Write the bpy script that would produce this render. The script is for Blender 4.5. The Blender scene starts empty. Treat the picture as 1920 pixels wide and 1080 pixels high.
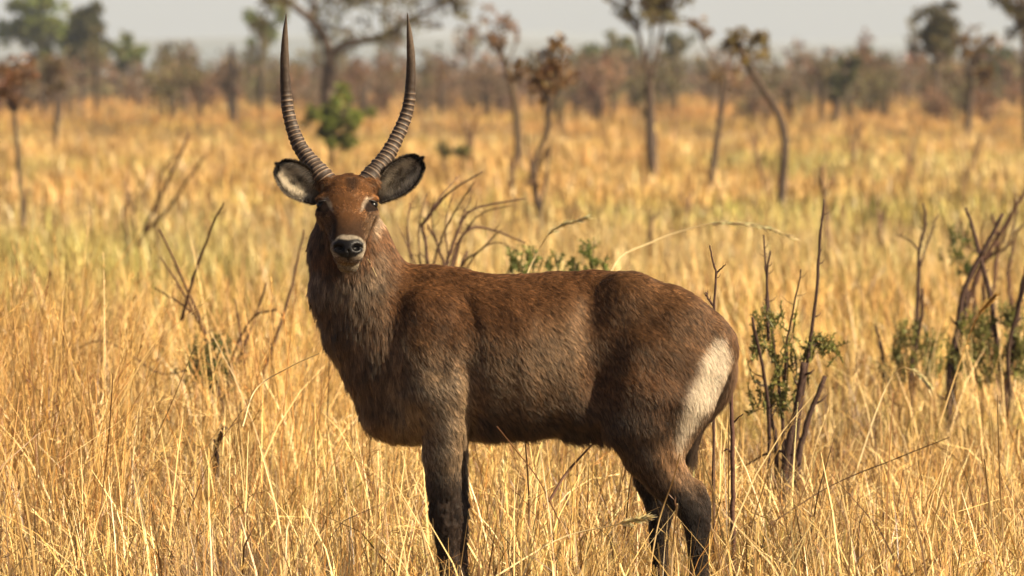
import bpy, math, random
import numpy as np
from mathutils import Vector

# ------------------------------------------------------------------ camera
W_PX, H_PX, F_PX = 1920.0, 1080.0, 15960.0
CAM_D, CAM_H, HORIZON = 28.0, 1.9, 130.0
TILT = math.atan((H_PX / 2 - HORIZON) / F_PX)
scene = bpy.context.scene
col = scene.collection
cam_data = bpy.data.cameras.new('camera')
cam = bpy.data.objects.new('camera', cam_data)
col.objects.link(cam)
cam.location = (0, -CAM_D, CAM_H)
cam.rotation_euler = (math.pi / 2 - TILT, 0, 0)
cam_data.sensor_width = 36.0
cam_data.lens = F_PX / W_PX * 36.0
cam_data.clip_start = 0.5
cam_data.clip_end = 40000.0
cam_data.dof.use_dof = True
cam_data.dof.focus_distance = 28.7
cam_data.dof.aperture_fstop = 8.3
scene.camera = cam

# ------------------------------------------------------------------ world, sun, exposure
SUN_EL, SUN_AZ = math.radians(36), math.radians(117)      # azimuth clockwise from +Y
world = bpy.data.worlds.new('World')
scene.world = world
world.use_nodes = True
wn = world.node_tree.nodes
bg = wn['Background']
sky_node = wn.new('ShaderNodeTexSky')
sky_node.sky_type = 'NISHITA'
sky_node.sun_disc = False
sky_node.sun_elevation = SUN_EL
sky_node.sun_rotation = SUN_AZ
sky_node.dust_density = 3.0
sky_node.ozone_density = 0.0
sky_node.air_density = 0.5
world.node_tree.links.new(sky_node.outputs[0], bg.inputs[0])
bg.inputs[1].default_value = 0.05
sun_data = bpy.data.lights.new('sun', 'SUN')
sun_data.energy = 5.0
sun_data.angle = math.radians(0.53)
sun_data.color = (1.0, 0.83, 0.58)
sun = bpy.data.objects.new('sun', sun_data)
col.objects.link(sun)
sd = Vector((math.sin(SUN_AZ) * math.cos(SUN_EL), math.cos(SUN_AZ) * math.cos(SUN_EL), math.sin(SUN_EL)))
sun.rotation_euler = sd.to_track_quat('Z', 'Y').to_euler()
sun.location = sd * 60
vs = scene.view_settings
vs.view_transform = 'Standard'
vs.look = 'None'
vs.exposure = 1.22
vs.gamma = 1.0
vs.use_curve_mapping = False
scene.render.engine = 'CYCLES'
cy = scene.cycles
cy.use_denoising = True
try:
    cy.denoiser = 'OPENIMAGEDENOISE'
    cy.denoising_input_passes = 'RGB_ALBEDO_NORMAL'
except Exception:
    pass
cy.max_bounces = 4
cy.diffuse_bounces = 1
cy.glossy_bounces = 2
cy.transmission_bounces = 4
cy.volume_bounces = 1
cy.transparent_max_bounces = 8
cy.caustics_reflective = False
cy.caustics_refractive = False
scene.cycles_curves.shape = 'RIBBONS'

# ------------------------------------------------------------------ helpers
random.seed(7)
rng = np.random.default_rng(7)
CT, ST = math.cos(TILT), math.sin(TILT)


def ray(px, py):
    u, v = (px - W_PX / 2) / F_PX, (H_PX / 2 - py) / F_PX
    return Vector((u, CT + v * ST, v * CT - ST))


def at_depth(px, py, Y):
    """world point on the plane y = Y seen at pixel (px, py)"""
    r = ray(px, py)
    return Vector((0, -CAM_D, CAM_H)) + r * ((Y + CAM_D) / r.y)


def on_ground(px, py):
    r = ray(px, py)
    return Vector((0, -CAM_D, CAM_H)) + r * (CAM_H / -r.z)


def grounded(by):
    """a stem vanishes into 0.3 m of grass at row by; the row where it meets the soil"""
    return HORIZON + (by - HORIZON) * CAM_H / (CAM_H - 0.3)


def rooted(path, by, gy):
    """carry a stem that starts at row by on down to the soil at row gy"""
    return [(path[0][0], gy)] + list(path) if path[0][1] > by - 12 and gy > path[0][1] + 4 else path


def tag(o, label=None, cat=None, group=None, kind=None):
    if label: o['label'] = label
    if cat: o['category'] = cat
    if group: o['group'] = group
    if kind: o['kind'] = kind
    return o


def empty(name, loc=(0, 0, 0)):
    o = bpy.data.objects.new(name, None)
    o.empty_display_size = 0.1
    col.objects.link(o)
    o.location = loc
    return o


def mesh_obj(name, verts, faces, mat, parent=None, colors=None, smooth=True, mats=None, midx=None, link=True):
    me = bpy.data.meshes.new(name)
    me.from_pydata([tuple(v) for v in verts] if not isinstance(verts, np.ndarray) else verts.tolist(), [],
                   faces.tolist() if isinstance(faces, np.ndarray) else faces)
    if smooth:
        me.shade_smooth()
    for m in (mats or [mat]):
        me.materials.append(m)
    if midx is not None:
        me.polygons.foreach_set('material_index', midx)
    if colors is not None:
        a = me.attributes.new('Col', 'FLOAT_COLOR', 'POINT')
        c = np.ones((len(me.vertices), 4), dtype=np.float32)
        c[:, :colors.shape[1]] = colors
        a.data.foreach_set('color', c.ravel())
    me.update()
    o = bpy.data.objects.new(name, me)
    if link:
        col.objects.link(o)
    if parent is not None:
        o.parent = parent
    return o


_lat = np.random.default_rng(11).random((32, 32, 32)).astype(np.float32)


def vnoise(p):
    """smooth value noise 0..1 at points p (N,3)"""
    p = np.asarray(p, dtype=np.float32)
    i = np.floor(p).astype(np.int64)
    f = p - i
    f = f * f * (3 - 2 * f)
    i0, i1 = i & 31, (i + 1) & 31
    r = 0
    for a in (0, 1):
        xa = (i1 if a else i0)[:, 0]; wx = f[:, 0] if a else 1 - f[:, 0]
        for b in (0, 1):
            yb = (i1 if b else i0)[:, 1]; wy = f[:, 1] if b else 1 - f[:, 1]
            for c in (0, 1):
                zc = (i1 if c else i0)[:, 2]; wz = f[:, 2] if c else 1 - f[:, 2]
                r = r + _lat[xa, yb, zc] * wx * wy * wz
    return r


def sstep(e0, e1, x):
    t = np.clip((x - e0) / (e1 - e0), 0, 1)
    return t * t * (3 - 2 * t)


class MB:
    """collects tubes and leaves into one mesh, with a colour per vertex"""
    def __init__(s):
        s.v, s.f, s.c, s.n = [], [], [], 0

    def add(s, v, f, c):
        v = np.asarray(v, dtype=np.float32)
        s.v.append(v)
        s.f.extend([[i + s.n for i in q] for q in f])
        s.c.append(np.tile(np.asarray(c, dtype=np.float32), (len(v), 1)) if np.ndim(c) == 1 else np.asarray(c, dtype=np.float32))
        s.n += len(v)

    def tube(s, pts, rads, c=(1, 1, 1), n=6):
        pts = [Vector(p) for p in pts]
        vs_, fs = [], []
        up = Vector((0.13, 0.97, 0.2))
        for i, p in enumerate(pts):
            t = (pts[min(i + 1, len(pts) - 1)] - pts[max(i - 1, 0)]).normalized()
            a = t.cross(up)
            if a.length < 1e-4:
                a = t.cross(Vector((1, 0, 0)))
            a.normalize(); b = t.cross(a)
            for k in range(n):
                th = 2 * math.pi * k / n
                vs_.append(p + (a * math.cos(th) + b * math.sin(th)) * rads[i])
        for i in range(len(pts) - 1):
            for k in range(n):
                k2 = (k + 1) % n
                fs.append([i * n + k, i * n + k2, (i + 1) * n + k2, (i + 1) * n + k])
        fs.append(list(range(n))[::-1]); fs.append([(len(pts) - 1) * n + k for k in range(n)])
        s.add(np.array([tuple(v) for v in vs_]), fs, c)

    def leaves(s, P, D, Nn, L, Wd, C):
        """quads (folded diamonds): root P, direction D, side from Nn, length L, width Wd, colours C; all arrays"""
        S = np.cross(D, Nn); S /= np.linalg.norm(S, axis=1, keepdims=True) + 1e-9
        m = P + D * (L * 0.45)[:, None]
        a, b = m - S * (Wd / 2)[:, None], m + S * (Wd / 2)[:, None]
        t = P + D * L[:, None]
        v = np.stack([P, a, t, b], 1).reshape(-1, 3)
        n = len(P)
        base = np.arange(n)[:, None] * 4
        f = (base + np.array([0, 1, 2, 3])[None]).tolist()
        s.add(v, f, np.repeat(C, 4, 0))

    def build(s, name, mat, parent=None, smooth=True, link=True, origin=None):
        v = np.concatenate(s.v)
        if origin is not None:
            v = v - np.asarray(origin, dtype=np.float32)
        return mesh_obj(name, v, s.f, mat, parent, np.concatenate(s.c), smooth, link=link)


def smooth_path(pts, n):
    """Catmull-Rom through pts (list of tuples of any length) resampled to n points"""
    P = np.array(pts, dtype=float)
    P = np.vstack([2 * P[0] - P[1], P, 2 * P[-1] - P[-2]])
    out = []
    m = len(P) - 3
    for t in np.linspace(0, m - 1e-6, n):
        i = int(t); f = t - i
        p0, p1, p2, p3 = P[i:i + 4]
        out.append(0.5 * ((2 * p1) + (-p0 + p2) * f + (2 * p0 - 5 * p1 + 4 * p2 - p3) * f * f + (-p0 + 3 * p1 - 3 * p2 + p3) * f ** 3))
    return np.array(out)


# ------------------------------------------------------------------ materials
def new_mat(name):
    m = bpy.data.materials.new(name)
    m.use_nodes = True
    nt = m.node_tree
    b = nt.nodes['Principled BSDF']
    return m, nt, b


def mix_rgb(nt, fac, a, b, blend='MIX'):
    n = nt.nodes.new('ShaderNodeMix'); n.data_type = 'RGBA'; n.blend_type = blend
    for sock, v in ((n.inputs[0], fac), (n.inputs[6], a), (n.inputs[7], b)):
        if hasattr(v, 'links') or hasattr(v, 'is_linked'):
            nt.links.new(v, sock)
        elif isinstance(v, (int, float)):
            sock.default_value = v
        else:
            sock.default_value = (*v, 1)
    return n.outputs[2]


def noise_tex(nt, scale, detail=4, rough=0.6, coord='Object'):
    tc = nt.nodes.new('ShaderNodeTexCoord')
    n = nt.nodes.new('ShaderNodeTexNoise')
    n.inputs['Scale'].default_value = scale
    n.inputs['Detail'].default_value = detail
    n.inputs['Roughness'].default_value = rough
    nt.links.new(tc.outputs[coord], n.inputs['Vector'])
    return n.outputs['Fac']


def ramp(nt, fac, stops):
    r = nt.nodes.new('ShaderNodeValToRGB')
    nt.links.new(fac, r.inputs[0])
    e = r.color_ramp.elements
    while len(e) < len(stops):
        e.new(0.5)
    for k, (p, c) in enumerate(stops):
        e[k].position = p; e[k].color = (*c, 1)
    return r.outputs[0]


def col_attr(nt, name='Col', kind='GEOMETRY'):
    a = nt.nodes.new('ShaderNodeAttribute')
    a.attribute_name = name
    a.attribute_type = kind
    return a


def leaf_material(name, rough=0.6, transl=0.3, instancer=False, spec=0.2):
    """thin vegetation: colour from the mesh, tinted per plant, part of the light passes through"""
    m, nt, b = new_mat(name)
    c = col_attr(nt).outputs['Color']
    if instancer:
        c = mix_rgb(nt, 1.0, c, col_attr(nt, 'tint', 'INSTANCER').outputs['Color'], 'MULTIPLY')
    nt.links.new(c, b.inputs['Base Color'])
    b.inputs['Roughness'].default_value = rough
    b.inputs['Specular IOR Level'].default_value = spec
    tr = nt.nodes.new('ShaderNodeBsdfTranslucent')
    nt.links.new(c, tr.inputs[0])
    mx = nt.nodes.new('ShaderNodeMixShader'); mx.inputs[0].default_value = transl
    nt.links.new(b.outputs[0], mx.inputs[1]); nt.links.new(tr.outputs[0], mx.inputs[2])
    nt.links.new(mx.outputs[0], nt.nodes['Material Output'].inputs[0])
    return m


def bark_material(name, scale=60.0):
    m, nt, b = new_mat(name)
    f = noise_tex(nt, scale, 5, 0.7)
    c = mix_rgb(nt, 1.0, col_attr(nt).outputs['Color'], ramp(nt, f, [(0.3, (0.55, 0.52, 0.5)), (0.7, (1.35, 1.3, 1.25))]), 'MULTIPLY')
    nt.links.new(c, b.inputs['Base Color'])
    b.inputs['Roughness'].default_value = 0.85
    b.inputs['Specular IOR Level'].default_value = 0.2
    bp = nt.nodes.new('ShaderNodeBump'); bp.inputs['Strength'].default_value = 0.6; bp.inputs['Distance'].default_value = 0.01
    nt.links.new(f, bp.inputs['Height']); nt.links.new(bp.outputs[0], b.inputs['Normal'])
    return m


M_GRASS = leaf_material('dry_grass', 0.42, 0.13, spec=0.4)
M_LEAF = leaf_material('leaf', 0.5, 0.35)
M_BARK = bark_material('bark')

# ground
M_GROUND, nt, b = new_mat('savanna_ground')
c1 = ramp(nt, noise_tex(nt, 0.35, 6, 0.65), [(0.3, (0.13, 0.085, 0.035)), (0.5, (0.18, 0.115, 0.045)), (0.7, (0.14, 0.115, 0.04))])
c2 = ramp(nt, noise_tex(nt, 28, 5, 0.7), [(0.35, (0.45, 0.42, 0.4)), (0.65, (1.25, 1.2, 1.1))])
nt.links.new(mix_rgb(nt, 1.0, c1, c2, 'MULTIPLY'), b.inputs['Base Color'])
b.inputs['Roughness'].default_value = 0.95
b.inputs['Specular IOR Level'].default_value = 0.1

# distant hills
M_HILL, nt, b = new_mat('far_hill')
nt.links.new(ramp(nt, noise_tex(nt, 0.004, 5, 0.6), [(0.35, (0.04, 0.055, 0.05)), (0.65, (0.09, 0.085, 0.06))]), b.inputs['Base Color'])
b.inputs['Roughness'].default_value = 1.0

# ------------------------------------------------------------------ ground, hills, haze
GX, GY0, GY1 = 1600.0, -400.0, 9000.0
ys = np.concatenate([np.linspace(GY0, 0, 5), np.linspace(20, 600, 30), np.geomspace(700, GY1, 14)])
xs = np.concatenate([-np.geomspace(GX, 40, 8), np.linspace(-30, 30, 13), np.geomspace(40, GX, 8)])
gv = np.array([(x, y, 0.0) for y in ys for x in xs])
nx = len(xs)
gf = [[j * nx + i, j * nx + i + 1, (j + 1) * nx + i + 1, (j + 1) * nx + i] for j in range(len(ys) - 1) for i in range(nx - 1)]
tag(mesh_obj('ground', gv, gf, M_GROUND), kind='structure')


def hill(name, Y, x0, x1, height, seed, depth):
    r = np.random.default_rng(seed)
    n, m = 90, 8
    X = np.linspace(x0, x1, n)
    prof = sum(r.uniform(0.3, 1) / (k + 1) * np.sin(X / (x1 - x0) * 2 * math.pi * (k + 0.7) + r.uniform(0, 6.3)) for k in range(7))
    prof = (prof - prof.min()) / (prof.max() - prof.min())
    hgt = height * (0.45 + 0.55 * prof)
    v, f = [], []
    for j in range(m):
        t = j / (m - 1)
        for i in range(n):
            v.append((X[i], Y + depth * (t - 0.5) * 2, hgt[i] * math.sin(math.pi * t) ** 0.8 - 0.5))
    for j in range(m - 1):
        for i in range(n - 1):
            f.append([j * n + i, j * n + i + 1, (j + 1) * n + i + 1, (j + 1) * n + i])
    tag(mesh_obj(name, v, f, M_HILL), kind='structure')


hill('hill_range', 5200, -1500, 1500, 26, 3, 350)
hill('hill_range', 8200, -1550, 1550, 58, 8, 500)

HAZE_DENSITY = 1.25e-4
mh = bpy.data.materials.new('haze_air')
mh.use_nodes = True
nt = mh.node_tree
nt.nodes.remove(nt.nodes['Principled BSDF'])
pv = nt.nodes.new('ShaderNodeVolumePrincipled')
pv.inputs['Color'].default_value = (0.72, 0.84, 1.0, 1)
pv.inputs['Density'].default_value = HAZE_DENSITY
pv.inputs['Anisotropy'].default_value = 0.0
nt.links.new(pv.outputs[0], nt.nodes['Material Output'].inputs['Volume'])
hx, hy0, hy1, hz0, hz1 = GX + 5, GY0 - 5, GY1 + 5, -1.0, 75.0
hv = [(-hx, hy0, hz0), (hx, hy0, hz0), (hx, hy1, hz0), (-hx, hy1, hz0), (-hx, hy0, hz1), (hx, hy0, hz1), (hx, hy1, hz1), (-hx, hy1, hz1)]
hf = [[3, 2, 1, 0], [4, 5, 6, 7], [0, 1, 5, 4], [1, 2, 6, 5], [2, 3, 7, 6], [3, 0, 4, 7]]
tag(mesh_obj('haze', hv, hf, mh, smooth=False), 'pale dusty haze hanging over the plain', 'haze', kind='stuff')

# ------------------------------------------------------------------ trees and bushes
def px_scale(Y):
    return F_PX / (Y + CAM_D)


def leaf_cloud(mb, centres, radii, n, size, base_col, jit=0.35, seed=0, flat=1.0, upbias=0.2):
    """leaf-sized faces scattered through several uneven clumps"""
    r = np.random.default_rng(seed)
    centres = np.array([tuple(c) for c in centres]); radii = np.array(radii, dtype=float)
    w = radii ** 2 / (radii ** 2).sum()
    k = r.choice(len(centres), n, p=w)
    d = r.normal(0, 1, (n, 3)); d /= np.linalg.norm(d, axis=1, keepdims=True)
    rad = r.random(n) ** 0.45
    P = centres[k] + d * (radii[k] * rad)[:, None] * np.array([1, 1, flat])
    D = d * 0.6 + r.normal(0, 0.6, (n, 3)) + np.array([0, 0, upbias]); D /= np.linalg.norm(D, axis=1, keepdims=True)
    Nn = r.normal(0, 1, (n, 3))
    L = size * r.uniform(0.6, 1.4, n)
    C = np.tile(np.array(base_col, dtype=float) * 1.35, (n, 1)) * (r.uniform(1 - jit, 1 + jit, n) * (0.8 + 0.4 * r.random(len(centres))[k]))[:, None]
    C *= 1 + r.normal(0, 0.08, (n, 3))
    mb.leaves(P, D, Nn, L, L * 0.55, np.clip(C, 0.005, 0.9))


def limb(mb, px_path, Y, r0, r1, c, seed=0, ydrift=0.3, n=None):
    """a limb drawn on the photo plane at depth Y; returns its world points"""
    r = np.random.default_rng(seed)
    S = smooth_path(px_path, n or max(6, len(px_path) * 4))
    pts, dy = [], 0.0
    for k, p in enumerate(S):
        dy += r.normal(0, ydrift) / len(S)
        pts.append(at_depth(p[0], p[1], Y + dy))
    rad = np.linspace(r0, r1, len(pts)) * (1 + r.normal(0, 0.05, len(pts)))
    mb.tube(pts, rad, c, n=8)
    return pts


BARK = (0.075, 0.055, 0.042)
GREEN = (0.085, 0.105, 0.028)
DGREEN = (0.05, 0.055, 0.022)
RUST = (0.16, 0.085, 0.032)
GOLDLEAF = (0.20, 0.12, 0.03)


def tree(label, base, limbs, clumps, colour, leaf_n=900, leaf_size=0.10, bark=BARK, seed=0, group=None, cat='tree', name='savanna_tree', flat=0.8):
    """limbs: (path in photo pixels, thick px, thin px); clumps: (px, py, radius px); base: photo pixel where it meets the ground"""
    gy = grounded(base[1])
    g = on_ground(base[0], gy)
    Y = g.y; s = px_scale(Y)
    root = empty(name, (g.x, Y, 0))
    o = np.array(root.location)
    mb = MB()
    for k, (path, a, b_) in enumerate(limbs):
        limb(mb, rooted(path, base[1], gy), Y, a / s / 2, b_ / s / 2, bark, seed + k)
    r = np.random.default_rng(seed + 90)
    for (px, py, rr) in clumps:                      # twigs reach from the nearest limb out into each clump
        path, a, b_ = min(limbs, key=lambda l: (l[0][-1][0] - px) ** 2 + (l[0][-1][1] - py) ** 2)
        ex, ey = path[-1]
        for j in range(4):
            tx, ty = px + r.normal(0, rr * 0.6), py + r.normal(0, rr * 0.6)
            limb(mb, [(ex, ey), ((ex + tx) / 2 + r.normal(0, rr * 0.15), (ey + ty) / 2 - rr * 0.1), (tx, ty)], Y, b_ / s / 2 * 0.8, b_ / s / 2 * 0.25, bark, seed + 31 * j, ydrift=rr / s * 1.5, n=5)
    mb.build('trunk', M_BARK, root, origin=o)
    if clumps:
        r = np.random.default_rng(seed + 50)
        cs, rs, mbl = [], [], MB()
        for (px, py, rr) in clumps:
            R = rr / s
            for j in range(7):
                off = r.normal(0, 0.7, 3) * R
                c = np.array(at_depth(px, py, Y)) + off
                cs.append(c); rs.append(R * r.uniform(0.22, 0.55))
        leaf_cloud(mbl, cs, rs, leaf_n, leaf_size, colour, 0.4, seed, flat)
        mbl.build('crown', M_LEAF, root, smooth=False, origin=o)
    tag(root, label, cat, group)
    return root


# the forked acacia whose trunk rises between the horns
tree('forked dark acacia with spreading limbs, seen between the antelope horns', (617, 246),
     [([(617, 250), (614, 180), (616, 140), (619, 108)], 30, 22), ([(619, 110), (610, 75), (595, 50), (575, 30), (550, 10), (505, -30)], 20, 11),
      ([(620, 108), (640, 88), (670, 78), (710, 72), (740, 58), (760, 40), (800, 22), (850, 0)], 17, 8), ([(580, 36), (590, 0), (592, -40)], 12, 7),
      ([(760, 42), (800, 45), (830, 52)], 7, 3), ([(548, 10), (520, 5), (480, 8)], 8, 4), ([(740, 58), (770, 90), (800, 105)], 5, 2)],
     [(540, -40, 70), (620, -60, 80), (700, -30, 70), (790, 12, 36), (850, 8, 36), (760, -30, 60), (870, -20, 45), (500, -20, 40), (790, 55, 22)], (0.085, 0.07, 0.028), 2600, 0.16, seed=1)
tree('low green bush at the foot of the forked acacia', (622, 292),
     [([(622, 292), (615, 250), (602, 215)], 8, 3), ([(622, 292), (630, 250), (645, 205)], 8, 3)],
     [(606, 212, 30), (642, 212, 30), (622, 245, 32), (628, 200, 26), (600, 240, 24), (645, 245, 22)], (0.125, 0.145, 0.03), 4200, 0.075, seed=2, name='green_bush', cat='bush')
tree('round pale green tree with broad crown, beside a darker oval tree', (72, 176),
     [([(72, 176), (70, 130), (74, 90)], 14, 9), ([(72, 110), (50, 85), (35, 65)], 8, 4), ([(73, 110), (95, 80), (105, 60)], 8, 4)],
     [(60, 45, 36), (95, 40, 34), (75, 25, 30), (40, 60, 26), (105, 70, 24), (20, 62, 18), (85, 72, 28)], (0.12, 0.14, 0.035), 3000, 0.42, seed=3)
tree('dark oval-crowned tree, beside the round pale green tree', (158, 182),
     [([(158, 182), (156, 130), (160, 100)], 12, 8)], [(160, 58, 26), (158, 88, 28), (165, 72, 28), (156, 110, 20), (160, 42, 18)], (0.06, 0.058, 0.022), 2600, 0.36, seed=4)
tree('small green tree glimpsed beside the horn tip', (494, 176),
     [([(494, 176), (492, 120), (496, 60)], 9, 5)], [(490, 55, 24), (512, 42, 20), (478, 62, 16), (505, 62, 16)], (0.10, 0.12, 0.03), 1500, 0.3, seed=5)
tree('slim leaning tree with a sparse reddish crown', (972, 292),
     [([(972, 292), (970, 230), (962, 170), (950, 125), (938, 95)], 18, 10), ([(945, 110), (925, 85), (905, 68)], 8, 3), ([(940, 98), (945, 72), (935, 50)], 7, 3), ([(950, 125), (962, 95), (968, 70)], 6, 2)],
     [(932, 52, 26), (910, 72, 16), (958, 58, 18), (935, 80, 16)], (0.17, 0.10, 0.055), 420, 0.09, bark=(0.10, 0.072, 0.045), seed=6)
tree('brown leafy sapling with withered foliage and bare lower stems', (1012, 402),
     [([(1012, 402), (1002, 350), (1000, 310), (1025, 250), (1030, 200), (1025, 150)], 12, 6), ([(1012, 402), (1025, 330), (1032, 270)], 8, 4), ([(1004, 340), (990, 290), (988, 250)], 6, 3), ([(1030, 210), (1050, 160), (1040, 120)], 6, 3), ([(1026, 190), (1005, 150), (1000, 120)], 6, 3)],
     [(1030, 115, 30), (1010, 140, 28), (1045, 140, 26), (1028, 165, 26), (1000, 345, 14), (1040, 95, 14)], (0.15, 0.085, 0.035), 1300, 0.06, seed=7)
tree('tall branching tree with several upswept limbs and olive crown', (1224, 312),
     [([(1224, 312), (1220, 260), (1219, 200), (1218, 150)], 22, 16), ([(1219, 165), (1208, 110), (1196, 60), (1180, 15), (1170, -30)], 10, 5), ([(1220, 150), (1232, 95), (1242, 50), (1255, 0)], 9, 5), ([(1210, 120), (1222, 70), (1215, 20)], 7, 4), ([(1222, 310), (1230, 270), (1226, 240)], 9, 5)],
     [(1190, 30, 30), (1225, 12, 30), (1258, 12, 26), (1205, -10, 40), (1245, -20, 36), (1172, 8, 22)], (0.095, 0.075, 0.03), 1600, 0.09, seed=8)
tree('crooked tree with strongly leaning trunk and small golden-olive crown', (1466, 362),
     [([(1466, 362), (1470, 310), (1472, 265), (1460, 215), (1430, 165), (1400, 120), (1385, 90)], 17, 12), ([(1400, 122), (1385, 85), (1372, 70)], 9, 5), ([(1392, 105), (1410, 80), (1425, 68)], 8, 4), ([(1471, 268), (1482, 262)], 8, 4)],
     [(1385, 88, 22), (1405, 68, 22), (1430, 72, 16), (1372, 75, 14), (1395, 108, 18)], (0.15, 0.105, 0.03), 1200, 0.05, seed=9)
tree('thin sapling with bare upright trunk, beside the crooked leaning tree', (1336, 322),
     [([(1336, 322), (1345, 260), (1352, 200), (1358, 140)], 15, 8), ([(1356, 150), (1335, 110), (1318, 80), (1312, 60)], 6, 3), ([(1352, 190), (1372, 160)], 5, 2)],
     [(1312, 55, 14), (1325, 62, 12), (1340, 140, 14), (1365, 145, 14)], (0.16, 0.10, 0.04), 500, 0.06, seed=10)
tree('straight tree with dense dark rounded crown above the bush line', (1756, 214),
     [([(1756, 214), (1755, 160), (1758, 110)], 22, 16), ([(1757, 130), (1775, 90), (1790, 70)], 9, 5)],
     [(1758, 42, 26), (1742, 65, 24), (1775, 62, 26), (1760, 85, 28), (1785, 82, 18), (1740, 92, 16)], (0.075, 0.062, 0.026), 2200, 0.19, seed=11)
tree('spindly tree with outflung rusty limb, beside the dark rounded tree', (1815, 236),
     [([(1815, 236), (1820, 180), (1822, 130), (1825, 100)], 15, 9), ([(1823, 115), (1845, 90), (1865, 72)], 9, 4), ([(1822, 110), (1808, 85), (1800, 70)], 7, 3)],
     [(1825, 95, 20), (1808, 78, 14), (1850, 88, 14), (1835, 140, 20), (1866, 74, 8)], (0.13, 0.08, 0.035), 900, 0.13, seed=12)
tree('tall dark leafy tree standing past the spindly tree with rusty limb', (1926, 262),
     [([(1926, 262), (1925, 160), (1920, 60), (1915, 20)], 18, 11)], [(1908, 18, 26), (1925, 40, 26), (1900, -10, 30), (1930, 0, 40), (1915, 62, 14)], (0.075, 0.06, 0.03), 1500, 0.12, seed=13)
tree('flat-topped pale green tree far off over the bush line', (1140, 172),
     [([(1140, 172), (1140, 120)], 9, 6), ([(1140, 140), (1165, 105)], 5, 3)], [(1115, 100, 18), (1140, 96, 20), (1165, 104, 18), (1185, 110, 12)], (0.115, 0.125, 0.04), 1200, 0.45, seed=14, flat=0.6)
tree('small lollipop-shaped tree, beside the tall branching tree', (1267, 180),
     [([(1267, 180), (1267, 110)], 7, 5)], [(1267, 85, 16), (1262, 96, 10), (1274, 78, 10)], (0.075, 0.075, 0.03), 800, 0.3, seed=15)
tree('low grey-green dome of a tree on the horizon', (1622, 172),
     [([(1622, 172), (1622, 130)], 8, 6)], [(1610, 122, 20), (1640, 120, 18), (1625, 112, 14), (1595, 130, 14)], (0.085, 0.095, 0.04), 1200, 0.45, seed=16, flat=0.7)
tree('slanting dark leafy tree in front of the grey-green dome', (1568, 215),
     [([(1568, 215), (1572, 170), (1585, 130)], 14, 8)], [(1590, 125, 13), (1580, 145, 14), (1572, 165, 14), (1598, 115, 9)], (0.06, 0.06, 0.028), 900, 0.18, seed=17)
tree('small hazy grey-green tree just behind the spindly rusty-limbed tree', (1868, 186),
     [([(1868, 186), (1868, 130)], 8, 6)], [(1860, 108, 18), (1878, 118, 16), (1866, 135, 16)], (0.08, 0.095, 0.045), 900, 0.36, seed=18)
tree('small pale green tree low over the scrub, near the dark oval tree', (236, 180),
     [([(236, 180), (236, 120)], 7, 5)], [(228, 102, 16), (248, 100, 14), (238, 114, 14)], (0.11, 0.125, 0.04), 900, 0.4, seed=19)
tree('rust-leaved sapling with thin bent trunk in golden grass', (42, 384),
     [([(42, 384), (36, 320), (32, 270), (28, 220), (24, 180)], 11, 7), ([(28, 215), (10, 180), (2, 150)], 6, 2), ([(28, 210), (45, 175), (52, 145)], 6, 2), ([(26, 190), (28, 150), (24, 125)], 5, 2)],
     [(15, 150, 22), (45, 150, 22), (30, 180, 20), (28, 125, 18), (5, 175, 14)], (0.15, 0.075, 0.035), 800, 0.055, seed=20)
tree('thin dark sapling with sparse crown behind the rust-leaved one', (106, 256),
     [([(106, 256), (106, 200), (100, 150), (96, 120)], 11, 6)], [(98, 135, 18), (108, 160, 16), (95, 118, 12)], (0.10, 0.07, 0.035), 600, 0.10, seed=21)
tree('upright burnt snag with charred bark poking over the scrub', (436, 214),
     [([(436, 214), (435, 170), (436, 120), (434, 84)], 19, 7), ([(435, 160), (446, 130), (448, 110)], 7, 3), ([(436, 140), (426, 115)], 6, 2)],
     [(436, 180, 12), (437, 150, 12)], (0.07, 0.045, 0.03), 260, 0.12, bark=(0.035, 0.026, 0.022), seed=22)
tree('slender bare sapling with forked twigs in open grass', (1552, 452),
     [([(1552, 452), (1548, 400), (1542, 350), (1540, 312)], 9, 5), ([(1543, 355), (1530, 330), (1522, 315)], 4, 2), ([(1545, 370), (1560, 335), (1568, 318)], 4, 2), ([(1541, 325), (1548, 300), (1560, 290)], 3, 1.5)],
     [], RUST, seed=23, bark=(0.13, 0.075, 0.045))
tree('faint leafless sapling with twiggy fork, near the crooked leaning tree', (1432, 346),
     [([(1432, 346), (1420, 300), (1415, 255)], 7, 4), ([(1422, 310), (1440, 280), (1446, 262)], 4, 2), ([(1418, 280), (1405, 250), (1400, 230)], 4, 2)], [], RUST, seed=24, bark=(0.16, 0.10, 0.06))
tree('small dark shrub standing alone in the golden plain', (866, 302),
     [([(866, 302), (866, 285)], 5, 3)], [(860, 288, 10), (872, 284, 10)], (0.10, 0.10, 0.03), 300, 0.06, seed=25, name='shrub', cat='bush')
tree('small rounded olive shrub with a twin beside it, in the golden plain', (830, 302),
     [([(830, 302), (830, 285)], 5, 3)], [(826, 286, 10), (836, 282, 9)], (0.10, 0.09, 0.035), 300, 0.06, seed=26, name='shrub', cat='bush')
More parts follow.
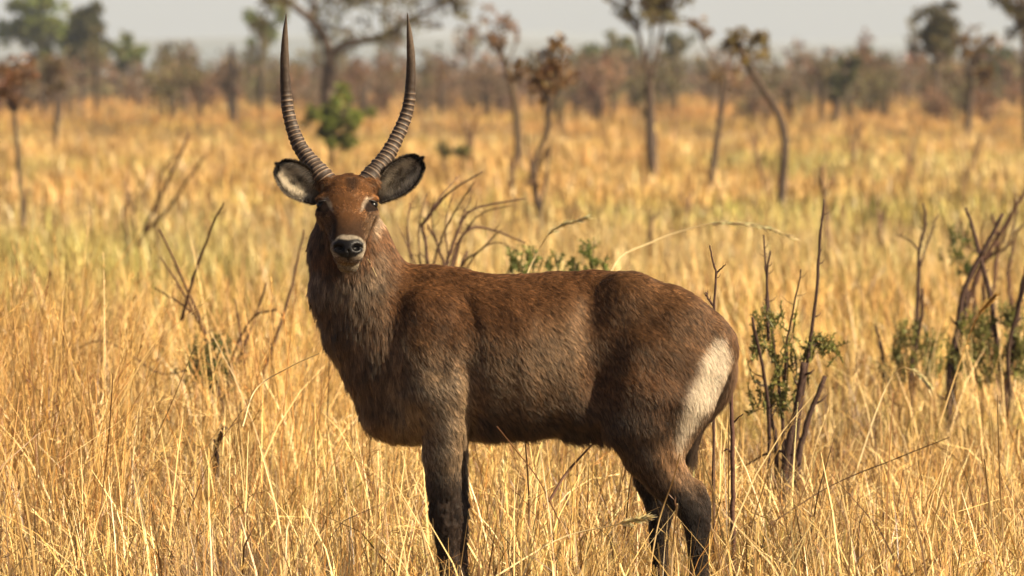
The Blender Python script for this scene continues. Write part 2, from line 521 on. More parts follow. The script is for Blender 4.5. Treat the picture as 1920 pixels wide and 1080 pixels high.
for k, (bx_, by_, h_) in enumerate([(1600, 300, 110), (1705, 318, 70), (1288, 402, 60), (960, 330, 60), (1650, 430, 60), (1815, 350, 120), (1218, 440, 60), (250, 420, 90), (880, 280, 110)]):
    r = random.Random(100 + k)
    tw = []
    for j in range(5):
        dx = r.uniform(-0.35, 0.35) * h_
        tw.append(([(bx_ + r.uniform(-4, 4), by_), (bx_ + dx * 0.4, by_ - h_ * 0.5), (bx_ + dx, by_ - h_ * r.uniform(0.6, 1))], 5, 1.6))
    tree('thin leafless brown twig shrub standing in golden grass', (bx_, by_), tw, [], (0.17, 0.095, 0.05), 160, 0.06,
         bark=(0.14, 0.085, 0.055), seed=60 + k, name='twig_shrub', cat='bush', group='bare twig shrubs on the plain')

# the scrub line: four kinds of thorn bush, copied along it
proto = []
for k in range(8):
    slim = k >= 5
    r = np.random.default_rng(200 + k)
    mb = MB()
    for j in range(2 if slim else 5):
        a = r.uniform(0, 6.28); hh = r.uniform(2.2, 3.2) if slim else r.uniform(1.3, 2.4); sp = r.uniform(0.1, 0.4) if slim else r.uniform(0.2, 0.8)
        mb.tube([(0, 0, 0), (math.cos(a) * sp * 0.4, math.sin(a) * sp * 0.4, hh * 0.55), (math.cos(a) * sp, math.sin(a) * sp, hh)], [0.11, 0.08, 0.03] if slim else [0.06, 0.045, 0.02], BARK, n=5)
    cs = [(r.normal(0, 0.22), r.normal(0, 0.22), r.uniform(1.4, 3.1)) for _ in range(7)] if slim else [(r.normal(0, 0.45), r.normal(0, 0.45), r.uniform(0.5, 2.1)) for _ in range(9)]
    lb = MB()
    leaf_cloud(lb, cs, [r.uniform(0.18, 0.36) if slim else r.uniform(0.3, 0.6) for _ in cs], 200 if slim else 420, 0.20, [(0.15, 0.095, 0.055), (0.115, 0.095, 0.045), (0.17, 0.095, 0.055), (0.10, 0.085, 0.04), (0.14, 0.10, 0.065), (0.12, 0.08, 0.045), (0.09, 0.075, 0.035), (0.15, 0.085, 0.05)][k], 0.45, 300 + k)
    proto.append((mb.build('trunk', M_BARK, None, link=False).data, lb.build('crown', M_LEAF, None, smooth=False, link=False).data))
r = np.random.default_rng(5)
for k in range(290):
    Y = (r.uniform(290, 420) if k < 190 else r.uniform(420, 760)) - CAM_D
    half = (Y + CAM_D) * 0.0602 * 1.4 + 3
    x = r.uniform(-half, half)
    root = empty('thorn_bush', (x, Y, 0))
    i = int(r.integers(0, 8))
    root.name = 'thorn_bush' if i < 5 else 'thin_sapling'
    for nm, me in zip(('trunk', 'crown'), proto[i]):
        o = bpy.data.objects.new(nm, me); col.objects.link(o); o.parent = root
    root.rotation_euler.z = r.uniform(0, 6.28)
    s = r.uniform(0.6, 1.1) * (0.85 + 0.45 * (Y > 500))
    root.scale = (s * r.uniform(0.7, 1.25), s, s * r.uniform(0.75, 1.35))
    if i < 5:
        tag(root, ('grey-brown', 'olive-leaved', 'rust-tinged', 'olive-leaved', 'grey-brown')[i] + ' thorn bush in the hazy scrub line across the plain', 'bush', 'thorn bushes of the far scrub line')
    else:
        tag(root, ('thin brown', 'thin olive-leaved', 'thin brown')[i - 5] + ' upright sapling in the hazy scrub line across the plain', 'sapling', 'saplings of the far scrub line')

# behind it the scrub runs together into one mass
lb = MB()
r = np.random.default_rng(77)
for k in range(640):
    d = r.uniform(400, 900)
    half = d * 0.125 + 2
    x, hh = r.uniform(-half, half), r.uniform(1.2, 2.9)
    cs = [(x + r.normal(0, 0.8), d - CAM_D + r.normal(0, 0.6), r.uniform(0.25, 1) * hh) for _ in range(6)]
    tone = [(0.13, 0.085, 0.05), (0.10, 0.085, 0.04), (0.15, 0.09, 0.055)][k % 3]
    leaf_cloud(lb, cs, [r.uniform(0.3, 0.7) for _ in cs], 60, 0.45, tone, 0.4, 900 + k)
    lb.tube([(x, d - CAM_D, 0), (x + r.normal(0, 0.2), d - CAM_D, hh * 0.9)], [0.10, 0.04], BARK, n=4)
tag(lb.build('scrub', M_LEAF, None, smooth=False), 'brown mass of distant scrub below the hills', 'scrub', kind='stuff')

# ------------------------------------------------------------------ the waterbuck
# shape units: photo pixels at the animal's distance (570 to the metre), x to the rear, q down, y away from the camera
PXM = 570.0
BUCK_GROUND = HORIZON + CAM_H * PXM


def to_world(p):
    p = np.asarray(p, dtype=np.float64)
    o = np.empty_like(p)
    o[..., 0] = (p[..., 0] - 960.0) / PXM
    o[..., 1] = p[..., 1] / PXM
    o[..., 2] = (BUCK_GROUND - p[..., 2]) / PXM
    return o


def axis_samples(lo, hi, coarse, fine_lo, fine_hi, fine):
    a = [lo]
    while a[-1] < hi:
        v = a[-1]
        # ease between coarse and fine so neighbouring cells stay alike
        dist = max(fine_lo - v, v - fine_hi, 0)
        a.append(v + min(coarse, fine + dist * 0.12))
    return np.array(a, dtype=np.float32)


GXs = axis_samples(535, 1405, 5.0, 588, 718, 2.0)
GYs = axis_samples(-195, 150, 5.0, -178, -40, 2.2)
GZs = axis_samples(322, 1222, 5.0, 330, 516, 2.0)
FIELD = np.full((len(GXs), len(GYs), len(GZs)), 80.0, dtype=np.float32)


def block(lo, hi):
    s = [slice(max(np.searchsorted(g, l) - 1, 0), min(np.searchsorted(g, h) + 1, len(g))) for g, l, h in zip((GXs, GYs, GZs), lo, hi)]
    X = GXs[s[0]][:, None, None]; Y = GYs[s[1]][None, :, None]; Z = GZs[s[2]][None, None, :]
    return tuple(s), X, Y, Z


def smin(a, b, k):
    h = np.maximum(k - np.abs(a - b), 0) / k
    return np.minimum(a, b) - h * h * k * 0.25


def tube_sdf(st, k, ref=(0, 1, 0), sub=False, kin=None):
    """stations (x, q, y, a, b): b is the half size along ref, a across it; joined to the field with blend k"""
    st = np.array(st, dtype=np.float64)
    P = st[:, [0, 2, 1]]; A = st[:, 3]; B = st[:, 4]
    ref = np.array(ref, dtype=np.float64)
    rm = max(A.max(), B.max())
    m = k + 12
    lo, hi = P.min(0) - rm - m, P.max(0) + rm + m
    s, X, Y, Z = block(lo, hi)
    D = None
    nseg = len(P) - 1
    for i in range(nseg):
        p, q = P[i], P[i + 1]
        d = q - p; L = np.linalg.norm(d); u = d / L
        w = ref - u * np.dot(ref, u); w /= np.linalg.norm(w)
        v = np.cross(u, w)
        dx, dy, dz = X - p[0], Y - p[1], Z - p[2]
        t = dx * u[0] + dy * u[1] + dz * u[2]
        tc = np.clip(t / L, 0, 1)
        r = t - tc * L
        a = A[i] + (A[i + 1] - A[i]) * tc
        b = B[i] + (B[i + 1] - B[i]) * tc
        c = np.minimum(a, b)
        vv = dx * v[0] + dy * v[1] + dz * v[2]
        ww = dx * w[0] + dy * w[1] + dz * w[2]
        k0 = np.sqrt((r / c) ** 2 + (vv / a) ** 2 + (ww / b) ** 2) + 1e-6
        k1 = np.sqrt((r / c ** 2) ** 2 + (vv / a ** 2) ** 2 + (ww / b ** 2) ** 2) + 1e-9
        dd = (k0 * (k0 - 1) / k1).astype(np.float32)
        D = dd if D is None else smin(D, dd, 6.0 if kin is None else kin)
    cur = FIELD[s]
    if sub:
        FIELD[s] = -smin(-cur, D, k)
    else:
        FIELD[s] = smin(cur, D, k)


def ball(x, q, y, rx, ry, rq, k, sub=False):
    m = k + 10
    s, X, Y, Z = block((x - rx - m, y - ry - m, q - rq - m), (x + rx + m, y + ry + m, q + rq + m))
    dx, dy, dz = X - x, Y - y, Z - q
    k0 = np.sqrt((dx / rx) ** 2 + (dy / ry) ** 2 + (dz / rq) ** 2) + 1e-6
    k1 = np.sqrt((dx / rx ** 2) ** 2 + (dy / ry ** 2) ** 2 + (dz / rq ** 2) ** 2) + 1e-9
    D = (k0 * (k0 - 1) / k1).astype(np.float32)
    FIELD[s] = -smin(-FIELD[s], D, k) if sub else smin(FIELD[s], D, k)


def groove(pts, width, depth, side=-1):
    """soft crease (depth > 0) or ridge (depth < 0) along a line drawn on the flank"""
    pts = smooth_path(pts, 24)
    lo, hi = pts.min(0) - width * 3, pts.max(0) + width * 3
    s, X, Y, Z = block((lo[0], -195 if side < 0 else 0, lo[1]), (hi[0], 0 if side < 0 else 150, hi[1]))
    best = None
    for i in range(len(pts) - 1):
        p, q = pts[i], pts[i + 1]
        d = q - p; L2 = (d * d).sum() + 1e-6
        t = np.clip(((X - p[0]) * d[0] + (Z - p[1]) * d[1]) / L2, 0, 1)
        dd = (X - p[0] - t * d[0]) ** 2 + (Z - p[1] - t * d[1]) ** 2
        # fade at both ends of the line
        best = dd if best is None else np.minimum(best, dd)
    FIELD[s] += 0.95 * depth * np.exp(-best / (2 * (width * 0.62) ** 2)).astype(np.float32) * sstep(10, 50, -side * -1 * 0 + np.abs(Y))


# trunk of the body: x, top, bottom, half width
tr = [(1338, 606, 705, 46), (1300, 572, 728, 76), (1250, 536, 752, 98), (1190, 513, 776, 95), (1120, 509, 796, 95),
      (1050, 512, 808, 109), (980, 518, 816, 122), (920, 518, 818, 120), (860, 510, 818, 112), (800, 506, 815, 98), (755, 520, 800, 84)]
tube_sdf([(x, (t + b_) / 2, 0, (b_ - t) / 2, w) for x, t, b_, w in tr], 10, kin=14)
# neck
tube_sdf([(648, 395, 0, 50, 52), (657, 465, 0, 74, 66), (674, 535, 2, 91, 74), (704, 600, 2, 99, 80), (746, 668, 0, 104, 86), (786, 735, 0, 90, 88)], 30, kin=20)
# shoulders and front legs
for sgn, dx in ((-1, 0), (1, 16)):
    tube_sdf([(806 + dx * .3, 575, sgn * 66, 50, 32), (800 + dx * .3, 660, sgn * 82, 62, 38), (815 + dx * .4, 725, sgn * 82, 62, 42),
              (832 + dx * .5, 795, sgn * 64, 45, 37)], 26, kin=12)
    tube_sdf([(832 + dx * .5, 790, sgn * 62, 44, 37), (829 + dx * .6, 850, sgn * 58, 35, 32), (832 + dx * .7, 905, sgn * 56, 31, 28),
              (836 + dx * .8, 955, sgn * 54, 28, 27), (837 + dx * .9, 985, sgn * 54, 25, 24), (840 + dx, 1015, sgn * 54, 19, 19),
              (844 + dx, 1080, sgn * 54, 16, 17), (846 + dx, 1135, sgn * 54, 17, 18), (842 + dx, 1160, sgn * 54, 20, 20),
              (832 + dx, 1182, sgn * 54, 15, 16), (826 + dx, 1203, sgn * 54, 19, 20)], 12, kin=9)
# hind legs: near one back, far one set forward
tube_sdf([(1262, 590, -46, 62, 44), (1242, 660, -68, 92, 50), (1220, 730, -74, 96, 53), (1206, 790, -72, 78, 50), (1222, 845, -66, 55, 40),
          (1250, 893, -58, 40, 29), (1281, 930, -55, 30, 23), (1301, 960, -54, 24, 20), (1307, 1000, -54, 20, 17), (1310, 1080, -54, 17, 16),
          (1311, 1135, -54, 17, 18), (1304, 1162, -54, 19, 20), (1294, 1184, -54, 15, 16), (1288, 1203, -54, 19, 20)], 20, kin=10)
tube_sdf([(1258, 905, -58, 12, 12), (1310, 910, -54, 8, 9), (1322, 934, -54, 7, 9), (1319, 975, -54, 7, 9)], 22)       # near hock tendon
tube_sdf([(1255, 600, 46, 60, 44), (1230, 670, 60, 88, 46), (1210, 740, 64, 84, 48), (1208, 800, 62, 58, 44), (1215, 850, 58, 40, 34),
          (1222, 905, 55, 32, 26), (1236, 948, 53, 25, 21), (1238, 975, 53, 21, 18), (1236, 1010, 53, 18, 16), (1240, 1080, 53, 15, 16),
          (1240, 1135, 53, 17, 18), (1233, 1162, 53, 19, 20), (1224, 1184, 53, 15, 16), (1218, 1203, 53, 19, 20)], 18, kin=10)
tube_sdf([(1222, 900, 55, 12, 12), (1250, 926, 53, 9, 10), (1256, 946, 53, 9, 10), (1252, 980, 53, 8, 10)], 12)
# skin fold between flank and thigh, sheath, chest point
tube_sdf([(1085, 770, -70, 26, 14), (1140, 752, -88, 30, 12), (1170, 770, -82, 36, 14)], 30)
tube_sdf([(1070, 806, 0, 20, 18), (1112, 812, 0, 15, 15), (1126, 822, 0, 8, 8)], 20)
ball(740, 770, 0, 62, 66, 50, 34)
# hip bone, withers
ball(1165, 556, -56, 46, 22, 36, 50); ball(1165, 556, 56, 46, 22, 36, 50)
for sg in (-1, 1):                                          # buttocks
    tube_sdf([(1326, 640, sg * 28, 34, 30), (1318, 695, sg * 38, 42, 34), (1294, 755, sg * 50, 42, 34), (1268, 815, sg * 56, 30, 30)], 22)
ball(1330, 630, -30, 26, 20, 22, 24); ball(1330, 630, 30, 26, 20, 22, 24)
ball(800, 520, 0, 60, 30, 16, 30)
# tail root
tube_sdf([(1335, 612, 0, 12, 12), (1362, 634, 0, 9, 10), (1368, 660, 0, 7, 8)], 14)
# creases and muscle edges of the near side
for g in (([(872, 560), (884, 640), (892, 720), (884, 790)], 26, 7.0), ([(872, 690), (892, 750), (886, 800)], 14, 6.0),
          ([(742, 560), (736, 640), (750, 720), (790, 800)], 30, 6.0), ([(1118, 560), (1104, 620), (1112, 690), (1140, 760)], 34, 9.0),
          ([(1128, 528), (1108, 552), (1098, 600)], 24, 6.0), ([(1190, 640), (1172, 700), (1150, 760)], 26, -5.0),
          ([(985, 545), (978, 600)], 10, 2.6), ([(1012, 540), (1008, 615)], 10, 3.0), ([(1040, 545), (1036, 600)], 10, 2.2), ([(930, 560), (922, 640)], 14, 2.5),
          ([(960, 640), (965, 740)], 20, 2.5), ([(1010, 650), (1012, 750)], 20, 2.5), ([(1055, 650), (1052, 740)], 18, 2.2),
          ([(876, 560), (890, 600), (905, 646)], 5, 4.0), ([(820, 690), (832, 660), (838, 620)], 16, 4.0), ([(806, 690), (818, 694), (830, 684)], 8, 3.0),
          ([(1230, 700), (1262, 640), (1290, 610)], 30, 4.0), ([(1290, 650), (1262, 730), (1248, 810)], 22, 5.0),
          ([(840, 800), (842, 860), (838, 920)], 9, -2.5), ([(1240, 840), (1275, 890), (1310, 925)], 10, 5.0)):
    groove(*g)
# head
HR = (1, 0, 0)
tube_sdf([(652, 366, 0, 40, 40), (652, 374, -16, 44, 50), (652, 394, -48, 44, 52), (653, 418, -82, 38, 42), (654, 439, -112, 31, 33), (655, 459, -138, 27, 31), (656, 468, -149, 23, 28)], 16, ref=HR, kin=10)
tube_sdf([(652, 420, -30, 30, 38), (653, 450, -70, 26, 32), (655, 476, -106, 20, 25), (655, 490, -132, 13, 20)], 12, ref=HR, kin=10)      # jaw
ball(655, 497, -132, 17, 13, 11, 8)                        # chin
ball(656, 480, -150, 25, 11, 9, 8)                         # upper lip
ball(656, 460, -154, 27, 14, 17, 8)                        # nose pad
for s_ in (-1, 1):
    ball(652 + s_ * 46, 373, -46, 13, 14, 7, 12)           # brow ridge
    ball(652 + s_ * 43, 398, -62, 14, 20, 14, 14)          # cheek bone
    ball(653 + s_ * 44, 424, -118, 16, 30, 24, 14, sub=True)   # hollow beside the nose bridge
    ball(652 + s_ * 40, 343, -6, 22, 24, 16, 12)           # horn pedicle
    ball(652 + s_ * 49, 384, -56, 9, 11, 6.0, 5, sub=True)  # eye socket
    ball(656 + s_ * 15.5, 461, -168, 7.5, 10, 5.5, 4, sub=True)  # nostril
    tube_sdf([(656 + s_ * 19, 455, -166, 2.2, 2.2), (656 + s_ * 26, 462, -158, 2, 2)], 3, sub=True)
    tube_sdf([(656 + s_ * 3, 489, -164, 2.0, 2.0), (656 + s_ * 15, 489, -158, 1.8, 1.8), (656 + s_ * 25, 484, -140, 1.8, 1.8)], 3, sub=True)  # mouth
tube_sdf([(656, 466, -170, 1.6, 1.6), (656, 486, -163, 1.6, 1.6)], 3, sub=True)


def surface_nets(F, gx, gy, gz):
    inside = F < 0
    nx_, ny_, nz_ = F.shape
    c = [(i, j, k) for i in (0, 1) for j in (0, 1) for k in (0, 1)]
    cnt = np.zeros((nx_ - 1, ny_ - 1, nz_ - 1), dtype=np.int8)
    for i, j, k in c:
        cnt += inside[i:nx_ - 1 + i, j:ny_ - 1 + j, k:nz_ - 1 + k]
    ci = np.argwhere((cnt > 0) & (cnt < 8))
    idx = np.full(cnt.shape, -1, dtype=np.int64)
    idx[tuple(ci.T)] = np.arange(len(ci))
    acc = np.zeros((len(ci), 3)); num = np.zeros(len(ci))
    G = (gx, gy, gz)
    edges = [(a, b2) for a in c for b2 in c if sum(b2) - sum(a) == 1 and sum(abs(x - y) for x, y in zip(a, b2)) == 1]
    for a, b2 in edges:
        ia, ib = ci + a, ci + b2
        fa, fb = F[tuple(ia.T)], F[tuple(ib.T)]
        m = (fa < 0) != (fb < 0)
        t = np.where(m, fa / np.where(m, fa - fb, 1), 0)
        for d in range(3):
            pa, pb = G[d][ia[:, d]], G[d][ib[:, d]]
            acc[:, d] += np.where(m, pa + (pb - pa) * t, 0)
        num += m
    V = acc / num[:, None]
    faces = []
    for d in range(3):
        o1, o2 = [(1, 2), (2, 0), (0, 1)][d]
        sl0 = [slice(1, n - 1) for n in F.shape]; sl0[d] = slice(0, F.shape[d] - 1)
        sl1 = list(sl0); sl1[d] = slice(1, F.shape[d])
        a, b2 = inside[tuple(sl0)], inside[tuple(sl1)]
        e = np.argwhere(a != b2)
        flip = a[tuple(e.T)]
        base = e + np.array([0 if k == d else 1 for k in range(3)])
        u1 = np.zeros(3, int); u1[o1] = 1
        u2 = np.zeros(3, int); u2[o2] = 1
        q = np.stack([idx[tuple((base - u1 - u2).T)], idx[tuple((base - u2).T)], idx[tuple(base.T)], idx[tuple((base - u1).T)]], 1)
        q[~flip] = q[~flip][:, ::-1]
        faces.append(q)
    return V, np.concatenate(faces)


BV, BF = surface_nets(FIELD, GXs, GYs, GZs)
del FIELD
# the vertical axis points down in these units, so turn the faces over
BF = BF[:, ::-1].copy()


def relax(V, F, it, lam=0.5):
    n = len(V)
    e = np.concatenate([F[:, [0, 1]], F[:, [1, 2]], F[:, [2, 3]], F[:, [3, 0]]])
    deg = np.bincount(e[:, 0], minlength=n) + np.bincount(e[:, 1], minlength=n)
    for _ in range(it):
        s = np.zeros_like(V)
        for d in range(3):
            s[:, d] = np.bincount(e[:, 0], V[e[:, 1], d], n) + np.bincount(e[:, 1], V[e[:, 0], d], n)
        V = V + lam * (s / deg[:, None] - V)
    return V


headmask = (sstep(745, 700, BV[:, 0]) * sstep(530, 505, BV[:, 2]) * sstep(-20, -45, BV[:, 1]))[:, None]
BS = relax(BV, BF, 12)
BV = BS * (1 - headmask) + relax(BV, BF, 1) * headmask
# caked mud on the front legs: rough crust
mud = sstep(905, 945, BV[:, 2]) * sstep(1130, 1080, BV[:, 2]) * (BV[:, 0] < 1000)


def vert_normals(V, F):
    fn = np.cross(V[F[:, 2]] - V[F[:, 0]], V[F[:, 3]] - V[F[:, 1]])
    N = np.zeros_like(V)
    for k in range(4):
        for d in range(3):
            N[:, d] += np.bincount(F[:, k], fn[:, d], len(V))
    return N / (np.linalg.norm(N, axis=1, keepdims=True) + 1e-9)


BN = vert_normals(BV, BF)
if ((BV - BV.mean(0)) * BN).sum() < 0:
    BN = -BN
BV = BV + BN * (mud * ((vnoise(BV * [0.22, 0.22, 0.12]) - 0.5) * 9 + (vnoise(BV * [0.5, 0.5, 0.3] + 9) - 0.5) * 6))[:, None]


def in_poly(x, y, poly, soft):
    """signed soft mask of a polygon drawn on the photo plane"""
    poly = np.array(poly, dtype=float)
    ins = np.zeros(len(x), bool); d = np.full(len(x), 1e9)
    for i in range(len(poly)):
        a, b2 = poly[i], poly[(i + 1) % len(poly)]
        c = ((a[1] > y) != (b2[1] > y)) & (x < (b2[0] - a[0]) * (y - a[1]) / (b2[1] - a[1] + 1e-9) + a[0])
        ins ^= c
        e = b2 - a
        t = np.clip(((x - a[0]) * e[0] + (y - a[1]) * e[1]) / (e @ e + 1e-9), 0, 1)
        d = np.minimum(d, np.hypot(x - a[0] - t * e[0], y - a[1] - t * e[1]))
    return sstep(-soft, soft, np.where(ins, d, -d))


def lerp(c, target, m):
    return c + (np.array(target, dtype=float) - c) * m[:, None]


def coat(P, N):
    """coat colour at surface points P (shape units)"""
    x, y, q = P[:, 0], P[:, 1], P[:, 2]
    n1 = vnoise(P * 0.03 + 3); n2 = vnoise(P * 0.11 + 17)
    wob = (n1 - 0.5) * 30 + (n2 - 0.5) * 14
    c = np.tile(np.array([0.140, 0.066, 0.028]), (len(P), 1))                    # warm brown back
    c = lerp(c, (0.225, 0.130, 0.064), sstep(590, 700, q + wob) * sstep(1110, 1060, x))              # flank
    c = lerp(c, (0.32, 0.225, 0.14), sstep(640, 740, q + wob) * sstep(925, 860, x + wob) * sstep(700, 760, x))     # shoulder, greyer
    c = lerp(c, (0.145, 0.083, 0.042), sstep(750, 690, x + wob) * sstep(480, 540, q) * (q < 860))                         # neck
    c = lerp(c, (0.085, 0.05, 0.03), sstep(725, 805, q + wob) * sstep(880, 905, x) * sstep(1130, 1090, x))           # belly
    c = lerp(c, (0.132, 0.066, 0.029), sstep(1100, 1150, x + wob) * sstep(720, 640, q))            # haunch
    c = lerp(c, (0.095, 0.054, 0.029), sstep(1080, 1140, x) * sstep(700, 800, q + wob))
    c = lerp(c, (0.30, 0.175, 0.09), sstep(1215, 1250, x) * sstep(800, 850, q) * sstep(935, 890, q) * (y < 0))
    leg = np.where(x < 1000, sstep(815, 930, q + wob), sstep(865, 950, q + wob))
    c = lerp(c, (0.026, 0.016, 0.011), leg)
    c = lerp(c, (0.13, 0.085, 0.055), sstep(1150, 1185, q) * 0.6)                                 # fetlock band
    c = lerp(c, (0.028, 0.022, 0.018), sstep(1190, 1197, q))                                     # hooves
    c = lerp(c, (0.33, 0.215, 0.12), in_poly(x, q, [(1000, 610), (1085, 575), (1098, 640), (1045, 740), (985, 700)], 48) * 0.45)  # rear flank: paler fur, with the sunlit look painted into the colour too
    # white rump patch on both sides
    wh = in_poly(x + (n2 - 0.5) * 6, q + (n2 - 0.5) * 4, [(1338, 634), (1354, 634), (1368, 660), (1364, 700), (1342, 745), (1308, 785), (1286, 812), (1275, 848), (1266, 822), (1272, 775), (1294, 715), (1318, 664)], 11)
    c = lerp(c, (0.74, 0.62, 0.47), wh)
    c = lerp(c, (0.09, 0.05, 0.03), sstep(22, 12, np.abs(y)) * sstep(1325, 1345, x) * sstep(600, 640, q) * sstep(760, 720, q) * 0.7)
    c *= (0.48 + 0.34 * n1 + 0.34 * n2)[:, None]
    # face
    hm = sstep(-25, -42, y) * sstep(725, 712, x) * sstep(515, 508, q) * sstep(578, 590, x)
    # only the head sticks out this far toward the camera
    hm = hm * np.where(y > -78, sstep(425, 405, q + (np.abs(x - 652) * 0.25)), 1.0)
    f = np.tile(np.array([0.175, 0.078, 0.030]), (len(P), 1))                                    # rusty forehead
    f = lerp(f, (0.075, 0.040, 0.022), sstep(392, 432, q + np.abs(x - 652) * 0.2))                # bridge darker
    f = lerp(f, (0.17, 0.098, 0.052), sstep(24, 44, np.abs(x - 653)) * sstep(385, 410, q))       # cheeks
    f = lerp(f, (0.03, 0.018, 0.012), in_poly(x, q, [(648, 330), (674, 330), (670, 352), (660, 360), (652, 350)], 6) * 0.8)
    for s_ in (-1, 1):
        ex, eq = 652 + s_ * 46, 383
        f = lerp(f, (0.04, 0.024, 0.017), sstep(16, 12, np.hypot((x - ex) * 0.9, (q - eq - 2) * 1.2)))
        f = lerp(f, (0.46, 0.36, 0.26), in_poly(x, q, [(652 + s_ * 47, 370), (652 + s_ * 36, 368), (652 + s_ * 28, 380), (652 + s_ * 25, 396), (652 + s_ * 31, 392), (652 + s_ * 36, 380)], 2.5) * 0.75)
        f = lerp(f, (0.035, 0.02, 0.014), in_poly(x, q, [(652 + s_ * 47, 389), (652 + s_ * 38, 392), (652 + s_ * 40, 412), (652 + s_ * 46, 404)], 3) * 0.6)
    # muzzle: pale ring round a dark nose, pale chin
    rn = np.hypot((x - 656) / 31.5, (q - 463) / 24)
    front = sstep(-118, -132, y)
    f = lerp(f, (0.46, 0.385, 0.29), sstep(1.14, 1.02, rn + (n2 - 0.5) * 0.2) * front)
    f = lerp(f, (0.22, 0.15, 0.10), sstep(474, 480, q) * sstep(26, 20, np.abs(x - 656)) * front * 0.7)
    f = lerp(f, (0.36, 0.29, 0.20), sstep(489, 493, q) * front)
    nose = in_poly(x, q, [(627, 453), (638, 443.5), (656, 446), (674, 443.5), (685, 453), (684, 468), (671, 478), (660, 481), (656, 487), (652, 481), (641, 478), (628, 468)], 2.5) * front
    f = lerp(f, (0.007, 0.006, 0.006), nose)
    f *= (0.52 + 0.3 * n2 + 0.4 * vnoise(P * [0.5, 0.2, 0.12]))[:, None]
    c = c + (f - c) * hm[:, None]
    # pale bib under the chin and pale cheeks
    bib = in_poly(x + (n2 - .5) * 16, q + (n1 - .5) * 16, [(590, 500), (620, 528), (655, 520), (690, 500), (716, 470), (722, 500), (700, 545), (660, 566), (615, 562), (588, 535)], 14) * (1 - hm) * (y < 0)
    c = lerp(c, (0.34, 0.25, 0.165), bib * 0.4)
    c = lerp(c, (0.36, 0.27, 0.18), in_poly(x, q, [(700, 395), (722, 392), (716, 420), (702, 440)], 8) * (1 - hm) * 0.7)
    return np.clip(c, 0.004, 1), nose, hm


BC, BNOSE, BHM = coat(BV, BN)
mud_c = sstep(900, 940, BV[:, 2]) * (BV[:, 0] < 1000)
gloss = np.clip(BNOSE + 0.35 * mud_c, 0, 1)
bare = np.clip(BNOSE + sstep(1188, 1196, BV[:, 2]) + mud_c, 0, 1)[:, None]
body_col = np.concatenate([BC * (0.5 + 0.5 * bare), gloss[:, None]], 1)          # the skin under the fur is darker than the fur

M_SKIN, nt, b = new_mat('coat_skin')
ca = col_attr(nt)
f = noise_tex(nt, 220, 4, 0.7)
nt.links.new(mix_rgb(nt, 1.0, ca.outputs['Color'], ramp(nt, f, [(0.3, (0.55, 0.55, 0.55)), (0.7, (1.2, 1.2, 1.2))]), 'MULTIPLY'), b.inputs['Base Color'])
mr = nt.nodes.new('ShaderNodeMapRange'); mr.inputs[3].default_value = 0.75; mr.inputs[4].default_value = 0.28
nt.links.new(ca.outputs['Alpha'], mr.inputs[0]); nt.links.new(mr.outputs[0], b.inputs['Roughness'])
ms = nt.nodes.new('ShaderNodeMapRange'); ms.inputs[3].default_value = 0.04; ms.inputs[4].default_value = 0.16
nt.links.new(ca.outputs['Alpha'], ms.inputs[0]); nt.links.new(ms.outputs[0], b.inputs['Specular IOR Level'])
bp = nt.nodes.new('ShaderNodeBump'); bp.inputs['Strength'].default_value = 0.35; bp.inputs['Distance'].default_value = 0.004
nt.links.new(f, bp.inputs['Height']); nt.links.new(bp.outputs[0], b.inputs['Normal'])

# fur strands: diffuse light read with the skin's normal, a thin hair sheen on top
M_FUR = bpy.data.materials.new('fur'); M_FUR.use_nodes = True
nt = M_FUR.node_tree
nt.nodes.remove(nt.nodes['Principled BSDF'])
hi = nt.nodes.new('ShaderNodeHairInfo')
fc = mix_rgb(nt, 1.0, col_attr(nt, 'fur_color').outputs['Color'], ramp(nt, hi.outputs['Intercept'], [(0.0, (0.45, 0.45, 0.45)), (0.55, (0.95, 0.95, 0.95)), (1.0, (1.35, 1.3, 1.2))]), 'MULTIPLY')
fnrm = col_attr(nt, 'skin_normal').outputs['Vector']
df = nt.nodes.new('ShaderNodeBsdfDiffuse'); nt.links.new(fc, df.inputs[0]); nt.links.new(fnrm, df.inputs['Normal'])
hb = nt.nodes.new('ShaderNodeBsdfHairPrincipled')
hb.parametrization = 'COLOR'
nt.links.new(fc, hb.inputs['Color'])
hb.inputs['Roughness'].default_value = 0.32
hb.inputs['Radial Roughness'].default_value = 0.5
mx = nt.nodes.new('ShaderNodeMixShader'); mx.inputs[0].default_value = 0.28
nt.links.new(df.outputs[0], mx.inputs[1]); nt.links.new(hb.outputs[0], mx.inputs[2])
nt.links.new(mx.outputs[0], nt.nodes['Material Output'].inputs[0])

buck = empty('waterbuck', to_world((1070, 0, BUCK_GROUND)))
tag(buck, 'brown shaggy antelope with long ringed horns and white rump patch, standing in dry grass', 'antelope')
BUCK_O = np.array(buck.location)
body = mesh_obj('body', (to_world(BV) - BUCK_O), BF, M_SKIN, buck, body_col)


